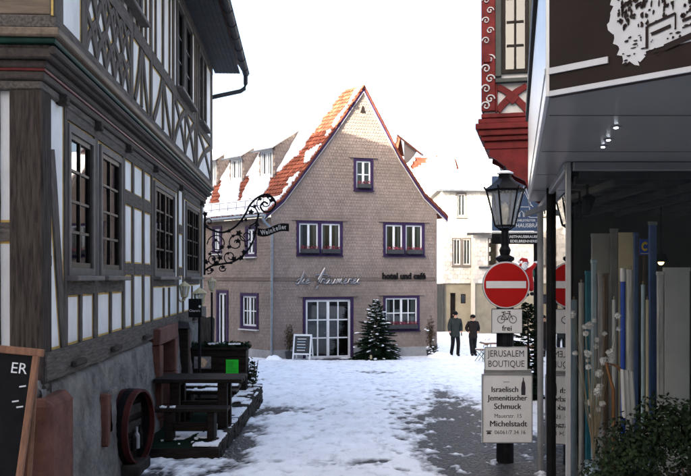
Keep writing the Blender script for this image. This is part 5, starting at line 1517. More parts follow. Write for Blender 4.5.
b = MB(); b.box(-w_+0.03, 0.01, h_+0.002, w_-0.01, 0.05, h_+0.06); b.build('head_strip', M['alu'], ib, IM)
def line(s, py, size, sx=0.95, dx=0.0, bold=0.0):
    z_ = (408.5-py)/FOC*iy
    o = text('lettering', s, size, M['ink'], ib, IM @ T(dx, -0.0016, z_), 0.0008, sx=sx)
    if size > .08: text('lettering_weight', s, size, M['ink'], o, IM @ T(dx+.0045, -0.0034, z_), 0.0008, sx=sx)
line('Israelisch', 389.5, 0.102, 0.93, -0.035); line('Jemenitischer', 398, 0.102, 0.9); line('Schmuck', 406.5, 0.102, 0.95)
line('Mauerstr. 15', 416, 0.072, 0.95, 0.01, 0.001); line('Michelstadt', 423.8, 0.106, 0.98, 0.01, 0.0018); line('06061/7 34 16', 432.3, 0.070, 0.98, 0.035, 0.001)
b = MB()
tx_, tz_ = -0.235, (408.5-432.3)/FOC*iy
b.prism([(tx_-.03, tz_-.022), (tx_+.03, tz_-.022), (tx_+.02, tz_+.006), (tx_-.02, tz_+.006)], -0.003, -0.001); b.prism([(tx_-.036, tz_+.01), (tx_-.036, tz_+.024), (tx_+.036, tz_+.024), (tx_+.036, tz_+.01)], -0.003, -0.001); b.build('telephone_symbol', M['ink'], ib, IM)
b = MB(); fx, fz0 = 0.205, (408.5-395)/FOC*iy
b.prism([(fx-.026, fz0), (fx+.026, fz0), (fx+.028, fz0+.09), (fx+.02, fz0+.16), (fx+.008, fz0+.185), (fx+.006, fz0+.225), (fx-.006, fz0+.225), (fx-.008, fz0+.185), (fx-.02, fz0+.16), (fx-.028, fz0+.09)], -0.003, -0.001); b.build('figure_symbol', M['ink'], ib, IM)
b = MB(); b.box(-.05, -.002, .335, .03, -.001, .345); b.build('print_line', M['alu'], ib, IM)

# ================================================================== brewery sign pole, santa, fir
bd = 21.3; bp_ = P(536, HOR, bd)
brew = empty('brewery_sign', (bp_.x, bp_.y, gz(bd)), 'dark pole carrying a navy brewery board and a black board below', 'sign')
b = MB(); b.lathe([(0.06, gz(bd)-.1), (0.06, CZ+2.6)], 8); b.build('pole', M['black'], brew, T(bp_.x, bp_.y, 0))
BW = T(0, bd-0.09, 0)
def bq(px, py): return onplane(px, py, BW)
M['navy'] = mat('navy', (0.055, 0.085, 0.15), 0.5, 0.12, 3)
x0, z0 = bq(492, 231); x1, z1 = bq(556, 176); plate('navy_board', x0, z0, x1, z1, M['navy'], brew, BW, 0.05)
x0, z0 = bq(492, 244); x1, z1 = bq(556, 233.5); plate('black_board', x0, z0, x1, z1, M['black'], brew, BW, 0.05)
x0, z0 = bq(492, 233.2); x1, z1 = bq(556, 231.3); plate('white_strip', x0, z0, x1, z1, M['offwhite'], brew, BW, 0.04)
def bt(s, px, py, size, sx=.95): a = bq(px, py); text('lettering', s, size, M['sign_white'], brew, BW @ T(a[0], -0.004, a[1]), 0.002, sx=sx, bold=0.002)
bt('MICHELSTÄDTER', 524, 220.5, 0.075, 1.0); bt('RATHAUSBRÄU', 524, 225.6, 0.14, 0.92); bt('GASTHAUSBRAUEREI', 524, 236.8, 0.09, 1.0); bt('EDELBRENNEREI', 524, 241.3, 0.09, 1.05)
b = MB()
def bl_(pts): 
    global b
    b.tube([(bq(*p)[0], -0.006, bq(*p)[1]) for p in pts], 0.011, 4)
bl_([(517, 206), (519, 200), (523.5, 188), (524.5, 183), (525.5, 188), (529.5, 200), (531, 206)]); bl_([(521, 199), (524.5, 192), (528, 199)]); bl_([(516, 207), (520, 202), (520, 207), (529, 207), (529, 202), (533, 207)])
for cx_ in (521.5, 526.5): bl_([(cx_-1.8, 217), (cx_-1.8, 213), (cx_, 211), (cx_+1.8, 213), (cx_+1.8, 217)])
bl_([(518.5, 217), (518.5, 207)]); bl_([(529.5, 217.5), (529.5, 207)]); bl_([(529.5, 217.5), (556, 217.5)])
b.build('crest_outline', M['sign_white'], brew, BW)
# hanging orange lantern by the pole
# santa: climbing figure hung on the pole
def figure_mesh(chs, m, nm): return skin_mesh(nm, chs, m, 2)
sc_ = P(527, 278, 21.0)
santa = empty('santa_figure', (sc_.x, sc_.y, sc_.z-0.5), 'red and white santa figure climbing the dark sign pole', 'figure')
SAM = T(*sc_)
V_ = lambda x, z, y=0.0: (x, y, z)
suit = figure_mesh([[(V_(0.02, -0.12), .13), (V_(0.0, 0.02), .15), (V_(-0.02, 0.16), .13), (V_(-0.03, 0.25), .07)],
                    [(V_(-0.02, 0.16), .13), (V_(0.10, 0.22), .06), (V_(0.19, 0.32), .05), (V_(0.22, 0.40), .04)],
                    [(V_(-0.02, 0.16), .13), (V_(-0.14, 0.18), .06), (V_(-0.17, 0.30), .05), (V_(-0.10, 0.38), .04)],
                    [(V_(0.02, -0.12), .13), (V_(0.10, -0.24), .08), (V_(0.12, -0.34), .06)],
                    [(V_(0.02, -0.12), .13), (V_(-0.05, -0.22), .08), (V_(-0.01, -0.36), .055)]], M['sign_red'], 'suit')
ob('suit', suit, santa, SAM)
b = MB(); b.ball((-0.06, -0.03, 0.33), 0.085, 10, 8); b.build('head', M['skin'], santa, SAM)
b = MB(); b.ball((-0.08, -0.09, 0.28), 0.08, 8, 6, (1, .6, 1.1), jit=.1); b.build('beard', M['fluff'], santa, SAM)
b = MB(); b.tube([(-0.06, -.02, 0.36), (-0.05, 0, 0.44), (-.12, 0, .47), (-.2, 0, .42)], .08, 8, rs=[.1, .075, .04, .015]); b.build('cap', M['sign_red'], santa, SAM)
b = MB(); b.tube([(-.15, -.03, .375), (-.06, -.12, .37), (.03, -.03, .375), (-.06, .07, .37), (-.15, -.03, .375)], .025, 6); b.ball((-.2, 0, .41), .035, 8, 6); b.build('white_trim', M['fluff'], santa, SAM)
for x_, z_ in ((.22, .385), (-.11, .37)):
    b = MB(); b.ball((x_, 0, z_), .05, 8, 6, (1, 1, .6)); b.build('cuff', M['fluff'], santa, SAM)
for x_, z_ in ((.12, -.39), (-.01, -.41)):
    b = MB(); b.ball((x_, -.03, z_), .06, 8, 6, (1, 1.5, .8)); b.build('boot', M['black'], santa, SAM)
b = MB(); b.ball((.10, .05, .12), .12, 8, 6, (.8, 1, 1.2), jit=.1); b.build('sack', mat('sackgreen', (.03, .10, .05), .8, .2), santa, SAM)

def conifer(name, x, y, h, r, label, snow=True, seed=1, n_t=15, cat='fir tree', zb=None, dens=1.0):
    rr = random.Random(seed); z0 = gz(y) if zb is None else zb
    o = empty(name, (x, y, z0), label, cat); Mx = T(x, y, z0)
    b = MB(); b.tube([(0, 0, 0), (0.01, 0, h*.5), (-.01, 0, h*.98)], .05, 6, rs=[.05*h/2.3, .03*h/2.3, .006]); b.build('trunk', M['bark'], o, Mx)
    nb = MB(); sb = MB(); br = MB()
    nbr = int(n_t*9*dens)
    def twig(p, tip, hw):
        ax = (tip-p).normalized(); nrm = ax.cross(Vector((0, 0, 1)))
        if nrm.length < 1e-4: return
        nrm.normalize(); up_ = nrm.cross(ax); nb.rnd = rr.random(); m = p.lerp(tip, .45)
        nb.add([p, m-nrm*hw, tip, m+nrm*hw], [(0, 1, 2, 3)]); nb.add([p, m-up_*hw*.8, tip, m+up_*hw*.8], [(0, 1, 2, 3)])
    for k in range(nbr):
        f = ((k+rr.random())/nbr)**1.25; z = h*(0.05+0.93*f)
        a = k*2.39996+rr.uniform(-.4, .4)
        lob = 1+.16*math.sin(a*2+seed)+.10*math.sin(a*3+f*9)
        l = (r*(1-f)**0.9*lob+0.05)*rr.uniform(.62, 1.12)
        dx, dy = math.cos(a), math.sin(a); up0 = .55*f-.12+rr.uniform(-.1, .1); sag = .30*(1-f)
        def bp2(s): return Vector((dx*l*s, dy*l*s, z + l*(up0*s-sag*s*s+.10*s**3)))
        br.tube([bp2(0), bp2(.5), bp2(1)], .006, 3, rs=[.009, .006, .002])
        m_ = max(5, int(l*34))
        for i in range(m_):
            s = 0.15+0.85*(i+rr.random())/m_; p = bp2(min(1, s)); wd = (0.34*l*(1.1-s)+.07)*rr.uniform(.7, 1.2)
            for sd_ in (-1, 1):
                side = Vector((-dy, dx, 0))*sd_; dirv = (side*.75+Vector((dx, dy, 0))*.8).normalized()
                tip = p+dirv*wd+Vector((0, 0, rr.uniform(-.25, .12)*wd)); twig(p, tip, .012+.010*rr.random())
                for q in range(3):
                    pp = p.lerp(tip, .25+.25*q); d2 = (dirv+side*rr.uniform(-.9, .9)+Vector((0, 0, rr.uniform(-.4, .3)))).normalized(); twig(pp, pp+d2*wd*.42, .010)
        twig(bp2(.8), bp2(1.0)+Vector((dx, dy, up0))*.07, .016)
        if snow and noise.noise(Vector((dx*1.6+seed, dy*1.6, z*2.2))) > -.18 and rr.random() < .85:
            for q in range(rr.choice((1, 2, 2, 3))):
                s = rr.uniform(.4, 1.0); p = bp2(s); c_ = rr.uniform(.022, .085)*(0.55+.6*l/r)
                sb.ball((p.x+rr.uniform(-.03, .03), p.y+rr.uniform(-.03, .03), p.z+.012), c_, 9, 5, (1.7, 1.0, .40), RZ(a+rr.uniform(-.5, .5)), .28)
    nb.build('crown', M['needle'], o, Mx); br.build('branches', M['bark'], o, Mx)
    if snow: sb.build('snow_clumps', M['snow'], o, Mx, smooth=True)
    return o
tp = P(376, 359, 33.0)
conifer('christmas_tree', tp.x, 33.0, 2.35, 0.98, 'snow-dusted christmas tree beside the hotel door', True, 3, 19, zb=gz(33)+.02, dens=1.1)
# wooden foot / lantern by the tree
p = P(371, 361, 32.2); lo = empty('grave_lantern', (p.x, 32.2, gz(32.2)), 'small dark lantern with pale candle at the foot of the christmas tree', 'lantern')
b = MB(); b.bbox(-.07, -.07, 0.04, .07, .07, .09, .01); b.bbox(-.07, -.07, .33, .07, .07, .38, .01)
for sx_ in (-.06, .06):
    for sy_ in (-.06, .06): b.box(sx_-.01, sy_-.01, .09, sx_+.01, sy_+.01, .33)
b.build('frame', M['iron'], lo, T(p.x, 32.2, gz(32.2))); b = MB(); b.lathe([(.04, .09), (.04, .24), (.01, .25)], 10); b.build('candle', M['cream'], lo, T(p.x, 32.2, gz(32.2)))
conifer('fir_tree', 3.95, 18.4, 2.15, 0.62, 'dark fir without snow behind the lantern post', False, 8, 16)
# ================================================================== LEFT TERRACE of the inn
DZ = CZ-2.24
deck = empty('terrace', (-2.3, 14.5, gz(14.5)), 'raised stone-edged terrace along the half-timbered house, green mat on its floor', 'terrace')
def wallx(d): return LX0+LK*d
def dk_r(d): return -1.66-0.012*(d-11.2)
# floor slabs: planks under the mat
for i in range(11):
    d0 = 11.22+i*0.6; b = MB(); b.bbox(wallx(d0)+0.10, d0, DZ-0.35, dk_r(d0)-0.16, d0+0.594, DZ-0.012, 0.004); b.build('floor_slab', M['stone_dark'], deck)
b = MB(); b.add([(wallx(11.2)+.1, 11.24, DZ-0.008), (dk_r(11.2)-.17, 11.24, DZ-0.008), (dk_r(15)-.17, 15.0, DZ-0.008), (wallx(15)+.1, 15.0, DZ-0.008)], [(0, 1, 2, 3)]); b.build('green_mat', M['darkgreen'], deck)
b = MB(); b.bbox(wallx(11.2)+.02, 11.16, DZ-0.4, dk_r(11.2)-.0, 11.215, DZ-0.0, .006); b.build('front_edge', M['slatwood'], deck)
# retaining wall: separate rough stones, two to four courses as the street drops
rr = random.Random(4)
for c in range(5):
    z1 = DZ+0.02-0.10*c; z0 = z1-0.098; d = 11.25+0.13*(c % 2)
    while d < 17.8:
        L_ = rr.uniform(.22, .42); e = min(d+L_, 17.85)
        if z1 > gz(d)-0.05:
            s = MB(); rough_box(s, dk_r(d)-0.16, d, z0, dk_r(d)+rr.uniform(-.015, .015), e-.008, z1+(rr.uniform(0, .015) if c == 0 else 0), .008, .015); s.rnd = rr.random(); s.c = [rr.random()]*len(s.f); s.build('stone', M['stone_dark'], deck)
        d = e+.002
def snowpatch(parent, x0, y0, x1, y1, z, seed, thr=0.0, cell=0.03, h=0.018, nm='snow'):
    F = T(0, 0, z) @ RX(R(-90))          # local x -> x, local z -> y, -y -> up
    F = T(0, 0, z) @ Matrix(((1, 0, 0, 0), (0, 0, 1, 0), (0, -1, 0, 0), (0, 0, 0, 1)))
    return snow_sheet(nm, (x0, x1), (y0, y1), cell, lambda x, y: noise.fractal(Vector((x*2.3+seed, y*1.8, seed*3.1)), .9, 2, 4) > thr, lambda x, y: h+0.006*noise.noise(Vector((x*8, y*8, seed))), M['snow'], parent, F, jit=.42)
snowpatch(deck, dk_r(12)-.42, 11.25, dk_r(12)-.02, 17.6, DZ+.012, 2.0, -0.12, 0.022, .022)
snowpatch(deck, wallx(11.2)+.3, 11.3, dk_r(12)-.4, 12.4, DZ-.006, 5.0, 0.28, 0.022, .016)

def picnic(y, xl, xr, label, seed, w=0.78):
    """heavy table with two benches: each is a thing"""
    t = empty('wooden_table', ((xl+xr)/2, y+w/2, DZ), label, 'table')
    n = 5
    for i in range(n):
        b = MB(); a = y+w*i/n; b.bbox(xl+.01*(i % 2), a+.004, DZ+.71, xr-.01*((i+1) % 2), a+w/n-.004, DZ+.77, .008); b.build('plank', M['slatwood'], t)
    for x in (xl+.22, xr-.38):
        b = MB()
        b.bbox(x, y+.12, DZ, x+.14, y+.24, DZ+.70, .01); b.build('leg', M['slatwood'], t)
        b = MB(); b.bbox(x, y+w-.24, DZ, x+.14, y+w-.12, DZ+.70, .01); b.build('leg', M['slatwood'], t)
        b = MB(); b.bbox(x+.02, y+.06, DZ+.64, x+.12, y+w-.06, DZ+.708, .008); b.build('crossbar', M['slatwood'], t)
    b = MB(); b.bbox(xl+.34, y+w/2-.04, DZ+.28, xr-.38, y+w/2+.04, DZ+.4, .008); b.build('stretcher', M['slatwood'], t)
    return t
def bench(y, xl, xr, label, seed, snow=True):
    o = empty('wooden_bench', ((xl+xr)/2, y+.16, DZ), label, 'bench')
    for i in range(2):
        b = MB(); b.bbox(xl, y+.165*i, DZ+.40, xr, y+.165*i+.155, DZ+.455, .008); b.build('plank', M['slatwood'], o)
    for x in (xl+.18, xr-.28):
        b = MB(); b.bbox(x, y+.03, DZ, x+.10, y+.29, DZ+.398, .01); b.build('leg', M['slatwood'], o)
    b = MB(); b.bbox(xl+.29, y+.13, DZ+.12, xr-.29, y+.19, DZ+.24, .008); b.build('stretcher', M['slatwood'], o)
    if snow: snowpatch(o, xl+.02, y+.01, xr-.02, y+.31, DZ+.456, seed, -.1, .018, .014)
    return o
bench(11.62, -2.66, -1.62, 'dark wooden bench on the terrace, in front of the first table', 1.0, False)
b_ = [o for o in bpy.data.objects if o.name.startswith('wooden_bench')][0]
snowpatch(b_, -2.55, 11.68, -2.34, 11.86, DZ+.456, 9.0, -.1, .02, .02)
picnic(12.35, -2.80, -1.50, 'heavy dark plank table standing on the terrace', 1)
bench(13.42, -2.74, -1.72, 'snow-strewn bench behind the terrace table, next to it', 3.3)
bench(14.05, -2.80, -1.76, 'snow-strewn bench on the terrace, nearer the planter box', 4.1)

# planter box with menus
px0, px1 = P(191, 300, 16.7).x, P(246, 300, 16.7).x; zt = CZ+(HOR-350)/FOC*16.7
pb = empty('planter_box', ((px0+px1)/2, 16.9, DZ), 'dark boarded planter with fir twigs, a food picture and green menu sheets', 'planter')
n = 6
for i in range(n):
    z0 = DZ+(zt-DZ)*i/n; b = MB(); b.bbox(px0, 16.7, z0+.004, px1, 17.15, z0+(zt-DZ)/n-.004, .006); b.build('board', M['slatwood'], pb)
b = MB(); b.bbox(px0-.03, 16.66, zt-.002, px1+.03, 17.19, zt+.045, .008); b.build('rim', M['slatwood'], pb)
M['menu'] = mat('menu_green', (0.02, 0.55, 0.03), .6, .08, 5); M['print'] = mat('print', (0.02, .12, .03), .7, .1)
for (ya, yb) in ((359.5, 374.5), (376, 390)):
    xa, xb = P(226, 300, 16.69).x, P(238.5, 300, 16.69).x; za, zb_ = CZ+(HOR-yb)/FOC*16.69, CZ+(HOR-ya)/FOC*16.69
    b = MB(); b.box(xa, 16.685, za, xb, 16.694, zb_); m_ = b.build('menu_sheet', M['menu'], pb)
    b = MB()
    for k in range(7):
        z = zb_-.05-k*.032; b.box(xa+.03, 16.682, z, xb-.03-random.uniform(0, .08), 16.6835, z+.008)
    props(b.build('menu_print', M['print'], m_), kind='stuff')
xa, xb = P(194, 300, 16.69).x, P(211, 300, 16.69).x; za, zb_ = CZ+(HOR-368.5)/FOC*16.69, CZ+(HOR-356.5)/FOC*16.69
b = MB(); b.box(xa, 16.685, za, xb, 16.694, zb_); fp = b.build('food_picture', mat('foodbg', (.20, .19, .18), .6, .4, 14), pb)
b = MB(); b.lathe([(.09, 0), (.09, .003)], 20, T((xa+xb)/2, 16.684, (za+zb_)/2) @ RX(R(90)) @ T(0, 0, 0)); b.build('plate_print', mat('plateprint', (.40, .15, .05), .6, .5, 14, col2=(.75, .55, .35)), fp)
b = MB()
for i in range(9): leaf_cloud(b, (px0+.06+(px1-px0-.1)*i/8, 16.92, zt+.07), (.12, .2, .09), 120, .07, .3, .5)
b.build('fir_twigs', M['needle'], pb)
snowpatch(pb, px0+.3, 16.75, px1, 17.1, zt+.10, 7.0, .1, .03, .03)
# snowy shrub at the terrace end
sx = P(251, 370, 17.2).x
sh = empty('terrace_shrub', (sx, 17.2, gz(17.2)), 'small snow-dusted shrub at the end of the terrace wall', 'shrub')
b = MB(); leaf_cloud(b, (sx, 17.2, DZ+.30), (.16, .22, .33), 520, .06, .2, .3, 9); b.build('foliage', M['leaf'], sh)
b = MB()
for i in range(8): b.tube([(sx+random.uniform(-.05, .05), 17.2, DZ-.3), (sx+random.uniform(-.14, .14), 17.2+random.uniform(-.15, .15), DZ+random.uniform(.3, .58))], .008, 4)
b.build('stems', M['bark'], sh)
b = MB()
for i in range(26): b.ball((sx+random.gauss(0, .1), 17.15+random.gauss(0, .12), DZ+random.uniform(.05, .6)), random.uniform(.02, .045), 6, 4, (1.2, 1.2, .5), jit=.2)
b.build('snow_clumps', M['snow'], sh, smooth=True)

# porch post with red shutter, tall plank board, hanging black sign, lanterns
pp = P(184, 325, 15.3)
por = empty('porch_post', (pp.x, 15.3, DZ), 'dark wooden post with slanted slate cap by the inn wall', 'post')
b = MB(); b.bbox(-.09, -.09, DZ, .09, .09, pp.z-.06, .012); b.build('shaft', M['slatwood'], por, T(pp.x, 15.3, 0))
b = MB(); b.prism([(-.17, pp.z-.05), (.14, pp.z-.05), (.11, pp.z+.06), (-.12, pp.z+.09)], -.16, .16); b.build('cap', M['anthracite'], por, T(pp.x, 15.3, 0))
b = MB(); x_ = lw(177); b.bbox(x_-.12, -.22, DZ, x_+.16, -.16, CZ-1.0, .01); s_ = b.build('red_shutter', M['redpaint'], house, LM)
b = MB(); b.bbox(x_-.15, -.225, CZ-1.0, x_+.19, -.06, CZ-.9, .008); b.build('shutter_hood', M['timber_old'], house, LM)
pt = P(205, 330, 17.4)
tb = empty('plank_board', (pt.x, 17.4, DZ), 'leaning grey-brown plank board with a wavy top behind the planter', 'board')
b = MB(); hh = CZ+(HOR-316)/FOC*17.4
b.prism([(-.17, DZ), (.16, DZ), (.20, hh-.06), (.15, hh), (.04, hh-.03), (-.06, hh+.01), (-.13, hh-.10)], -.03, .03); b.build('panel', mat('greyplank', (.10, .085, .075), .85, .4, 3, .5, 9, stretch=(10, 10, 1.5)), tb, T(pt.x, 17.4, 0))
b = MB(); b.bbox(-.13, .04, DZ, .12, .10, DZ+.5, .01); b.build('brace', M['slatwood'], tb, T(pt.x, 17.4, 0))
def small_lantern(px, py, d, s, label, arm=None):
    """cream lantern; py is the top of its roof"""
    c = P(px, py, d); o = empty('cream_lantern', (c.x, c.y, c.z-2.2*s), label, 'lantern', 'cream lanterns at the inn'); Mx = T(*c)
    b = MB(); b.lathe([(.02*s, .06*s), (.05*s, 0), (.55*s, -.36*s), (.6*s, -.42*s), (.5*s, -.44*s)], 6); b.build('roof', M['cream'], o, Mx)
    b = MB()
    for k in range(6):
        a = 1.047*(k+.5); b.tube([(.46*s*math.cos(a), .46*s*math.sin(a), -.44*s), (.30*s*math.cos(a), .30*s*math.sin(a), -1.3*s)], .045*s, 4)
    b.lathe([(.33*s, -1.28*s), (.34*s, -1.36*s), (.12*s, -1.5*s), (.08*s, -1.7*s)], 6); b.build('cage', M['cream'], o, Mx)
    b = MB(); b.lathe([(.40*s, -.44*s), (.27*s, -1.28*s)], 6); b.build('glass', M['lampglass'], o, Mx)
    b = MB(); b.lathe([(.08*s, -1.25*s), (.12*s, -.9*s), (.03*s, -.7*s)], 8); b.build('bulb', M['offwhite'], o, Mx)
    b = MB()
    if arm: b.tube([(0, 0, -1.65*s), *arm], .07*s, 6)
    else: b.tube([(0, 0, -1.65*s), (0, 0, DZ-c.z)], .12*s, 8)
    b.build('arm' if arm else 'post', M['cream'] if arm else M['iron'], o, Mx)
    return o
s1 = .21
c = P(184.5, 281, 15.6); wx = wallx(15.6)-c.x
small_lantern(184.5, 281.5, 15.6, .205, 'cream lantern on a scrolled arm fixed to the timber wall', [(-.05, 0, -1.75*.2), (wx*.5, 0, -1.9*.2), (wx, 0, -1.6*.2)])
small_lantern(199.5, 287.5, 15.9, .25, 'widest cream lantern, on a post above the hanging black sign')
small_lantern(211.8, 277.5, 17.0, .18, 'small cream lantern on a post against the hotel side wall')
sg = P(195, 308, 15.4)
hs = empty('hanging_sign', (sg.x, sg.y, sg.z-.17), "black hanging sign with white lettering Charm's below the lanterns", 'sign')
plate('board', -.12, -.17, .12, .17, M['black'], hs, T(*sg), .02)
text('lettering', "Charm's", .062, M['sign_white'], hs, T(*sg) @ T(-.005, -.002, -.05), .001, sx=.95)
b = MB(); b.lathe([(.022, 0), (.022, .003)], 12, T(.085, -.002, .03) @ RX(R(90))); b.build('emblem', M['sign_white'], hs, T(*sg))
b = MB(); b.tube([(0, .01, .17), (0, .01, .24), (P(199.5, 300, 15.9).x-sg.x, .5, .24)], .012, 5); b.build('bracket', M['iron'], hs, T(*sg))

# half barrel fixed to the wall
bx_ = 10.35; bc = Vector((wallx(bx_)+.06, bx_, CZ-1.80)); br_ = .46
bar = empty('half_barrel', (bc.x+.15, bc.y, bc.z-br_), 'red and black banded half barrel with its open end to the street', 'barrel')
AX = T(*bc) @ RZ(R(-8)) @ RY(R(90))           # local z out of the wall
def rings(z0, z1, m, nm, r0, r1, t=.03):
    n = 40; b = MB()
    b.lathe([(r0-t, z0), (r0, z0), (r1, z1), (r1-t, z1)], n); 
    b.f = b.f[:-2]; b.m = b.m[:-2]; b.c = b.c[:-2]; b.sm = b.sm[:-2]
    return b.build(nm, m, bar, AX)
rings(0.02, .10, M['barrelred'], 'hoop', br_*.97, br_); rings(.102, .198, M['black'], 'staves', br_*.995, br_*.995); rings(.20, .27, M['barrelred'], 'hoop', br_, br_*.98)
for k in range(7):
    x0 = -br_+.04+2*(br_-.04)*k/7; x1 = -br_+.04+2*(br_-.04)*(k+1)/7-.008; xm = (x0+x1)/2; hl = math.sqrt(max(.01, (br_-.05)**2-xm**2))
    b = MB(); b.bbox(x0, -hl, .10, x1, hl, .13, .004); b.build('head_board', M['slatwood'], bar, AX)
b = MB()
for k in range(3): b.bbox(-.26+.2*k, -.24, .14, -.14+.2*k, .24, .17, .006)
props(b.build('shelf', M['stone_dark'], bar, AX), kind='stuff')
for k, yv in enumerate((-.16, 0.0, .15)):
    bb = MB(); bb.lathe([(.035, 0), (.035, .16), (.013, .2), (.013, .26)], 10); bb.build('bottle', M['greypost'] if k == 1 else M['black'], bar, T(bc.x+.2, bc.y+yv, bc.z-.27))
b = MB(); b.bbox(bc.x-.0, bc.y-.3, gz(bx_), bc.x+.3, bc.y+.3, bc.z-br_*.9, .02); b.build('stand', M['stone_dark'], bar)

# chalkboard at the corner
cb = P(38, 346, 6.5); cg = gz(6.5)
ch = empty('chalkboard', (cb.x-.52, 6.5, cg), 'blackboard in a brown wooden frame leaning at the house corner', 'board')
CBM = T(cb.x-.52, 6.5, cg) @ RY(R(5.5)) @ RX(R(-7))
Hh = (cb.z-cg)
b = MB(); b.box(-.25, .005, .3, .25, .02, Hh-.05); b.build('slate', M['black'], ch, CBM)
M['brownframe'] = mat('brownframe', (.17, .085, .05), .7, .3, 4, .3, 12, stretch=(8, 8, 1.5))
for a in ((-.30, .0, -.25, Hh), (.25, .0, .30, Hh)):
    b = MB(); b.bbox(a[0], -.01, a[1], a[2], .03, a[3], .006); b.build('frame_post', M['brownframe'], ch, CBM)
b = MB(); b.bbox(-.33, -.014, Hh-.05, .33, .032, Hh+.01, .006); b.build('frame_top', M['brownframe'], ch, CBM); b = MB(); b.bbox(-.25, -.008, .26, .25, .03, .31, .006); b.build('frame_rail', M['brownframe'], ch, CBM)
for k in (-1, 1): b = MB(); b.tube([(k*.27, .04, Hh-.1), (k*.27, .42, -.04)], .02, 6); b.build('back_leg', M['brownframe'], ch, CBM)
text('lettering', 'ER', .12, M['sign_white'], ch, CBM @ T(.155, .002, Hh-.16), .001)
for k, (xx_, zz_) in enumerate(((.20, .30), (.16, .42), (.2, .46))):
    b = MB(); b.tube([(xx_-.02, .0, Hh-zz_), (xx_+.03, 0, Hh-zz_+.012)], .006, 4); b.build('chalk_mark', M['sign_white'], ch, CBM)

# ================================================================== wrought-iron inn sign
bd_ = 19.4
BI = T(0, bd_, 0)
def iq(px, py): return onplane(px, py, BI)
anchor = iq(203.5, 272)
inn = empty('wrought_iron_bracket', (anchor[0], bd_, anchor[1]), 'black wrought-iron sign bracket of vine scrolls with a Weinkeller banner', 'sign')
def vine(pts, r=.02, nm='scroll_bar'):
    out = []
    n = len(pts)
    for i in range(n-1):
        p0, p1, p2, p3 = pts[max(i-1, 0)], pts[i], pts[i+1], pts[min(i+2, n-1)]
        for k in range(5):
            t = k/5
            out.append(tuple(0.5*((2*p1[j])+(-p0[j]+p2[j])*t+(2*p0[j]-5*p1[j]+4*p2[j]-p3[j])*t*t+(-p0[j]+3*p1[j]-3*p2[j]+p3[j])*t**3) for j in (0, 1)))
    out.append(pts[-1])
    b = MB(); b.tube([(*[iq(*p)[0]], 0.0, iq(*p)[1]) for p in out], r, 6); return b.build(nm, M['iron'], inn, BI)
vine([(205, 212), (204.6, 240), (204.5, 275)], .028, 'wall_bar')
vine([(205, 226), (212, 230), (222, 232.5), (232, 229), (240, 222), (246, 213), (250, 205), (257, 198), (265, 194.5), (272, 197), (275.5, 204), (271, 211), (264, 211.5), (260.5, 206.5), (264, 202), (268, 204)], .024)
vine([(204, 271), (212, 266), (222, 264), (232, 262), (241, 257), (248, 250), (253, 241), (256, 231), (257, 222), (259, 213)], .024)
vine([(250, 206), (255, 208), (258, 214), (256, 222), (250, 226)], .018)
def spiral(cx, cy, r, a0, turns, s=1):
    pts = []
    n = int(10*turns)
    for i in range(n+1):
        t = i/n; a = a0+s*6.283*turns*t; q = r*(1-.82*t); pts.append((cx+q*math.cos(a), cy+q*math.sin(a)))
    return pts
for cx_, cy_, r_, a_, t_, s_ in ((217, 244, 10, 3.1, 1.5, 1), (236, 243, 9.5, 0.3, 1.5, -1), (213, 259, 8, 4.4, 1.4, 1), (230, 257, 7, 1.2, 1.3, 1), (246, 236, 6.5, 3.6, 1.3, -1), (209, 222, 4.5, 1.5, 1.3, 1), (265, 203, 9, 2.2, 1.2, 1), (222, 268, 4, 0, 1.1, 1), (209, 270, 4, 2, 1.1, -1)):
    vine(spiral(cx_, cy_, r_, a_, t_, s_), .014)
def leafshape(cx, cy, s, a):
    x, z = iq(cx, cy); b = MB(); n = 10
    pts = []
    for k in range(n):
        an = 6.283*k/n; q = s*(1.0 if k % 2 == 0 else .55); pts.append((x+q*math.cos(an+a), z+q*math.sin(an+a)*.9))
    b.prism(pts, -.012, .012); b.build('vine_leaf', M['iron'], inn, BI)
rr = random.Random(21)
for cx_, cy_ in ((216, 240), (222, 247), (233, 236), (238, 241), (229, 247), (228, 253.5), (214, 259), (220, 258), (210, 254), (234, 259), (241, 258), (246, 246), (223, 267), (216, 263), (246, 220), (242, 221), (229, 231), (260, 199), (255, 206), (268, 196), (272, 200), (251, 212), (257, 225), (255, 233), (219, 252), (205, 214), (206, 262), (212, 270), (263, 196), (239, 233), (250, 228), (244, 252)):
    leafshape(cx_, cy_, rr.uniform(.045, .085), rr.uniform(0, 3))
# banner: a waved ribbon
rb = MB(); n = 16; top = []; bot = []
for i in range(n+1):
    t = i/n; px_ = 257.5+31.5*t; yc = 231.2 - 3.6*t*t + 1.7*math.sin(t*6.0+0.3); hh_ = 3.9
    top.append(iq(px_, yc-hh_)); bot.append(iq(px_, yc+hh_))
for i in range(n):
    y0 = -.03+.03*math.sin(i*.5); y1 = -.03+.03*math.sin((i+1)*.5)
    vs = [(bot[i][0], y0, bot[i][1]), (bot[i+1][0], y1, bot[i+1][1]), (top[i+1][0], y1, top[i+1][1]), (top[i][0], y0, top[i][1])]
    vs += [(v[0], v[1]+.012, v[2]) for v in vs]
    rb.add(vs, [(0, 1, 2, 3), (7, 6, 5, 4), (0, 4, 5, 1), (3, 2, 6, 7)])
ban = rb.build('banner', M['black'], inn, BI)
word = 'Weinkeller'
wid = {'W': 1.5, 'e': 1.0, 'i': .5, 'n': 1.0, 'k': .95, 'l': .5, 'r': .75}
tot = sum(wid[c_] for c_ in word); acc = 0.0
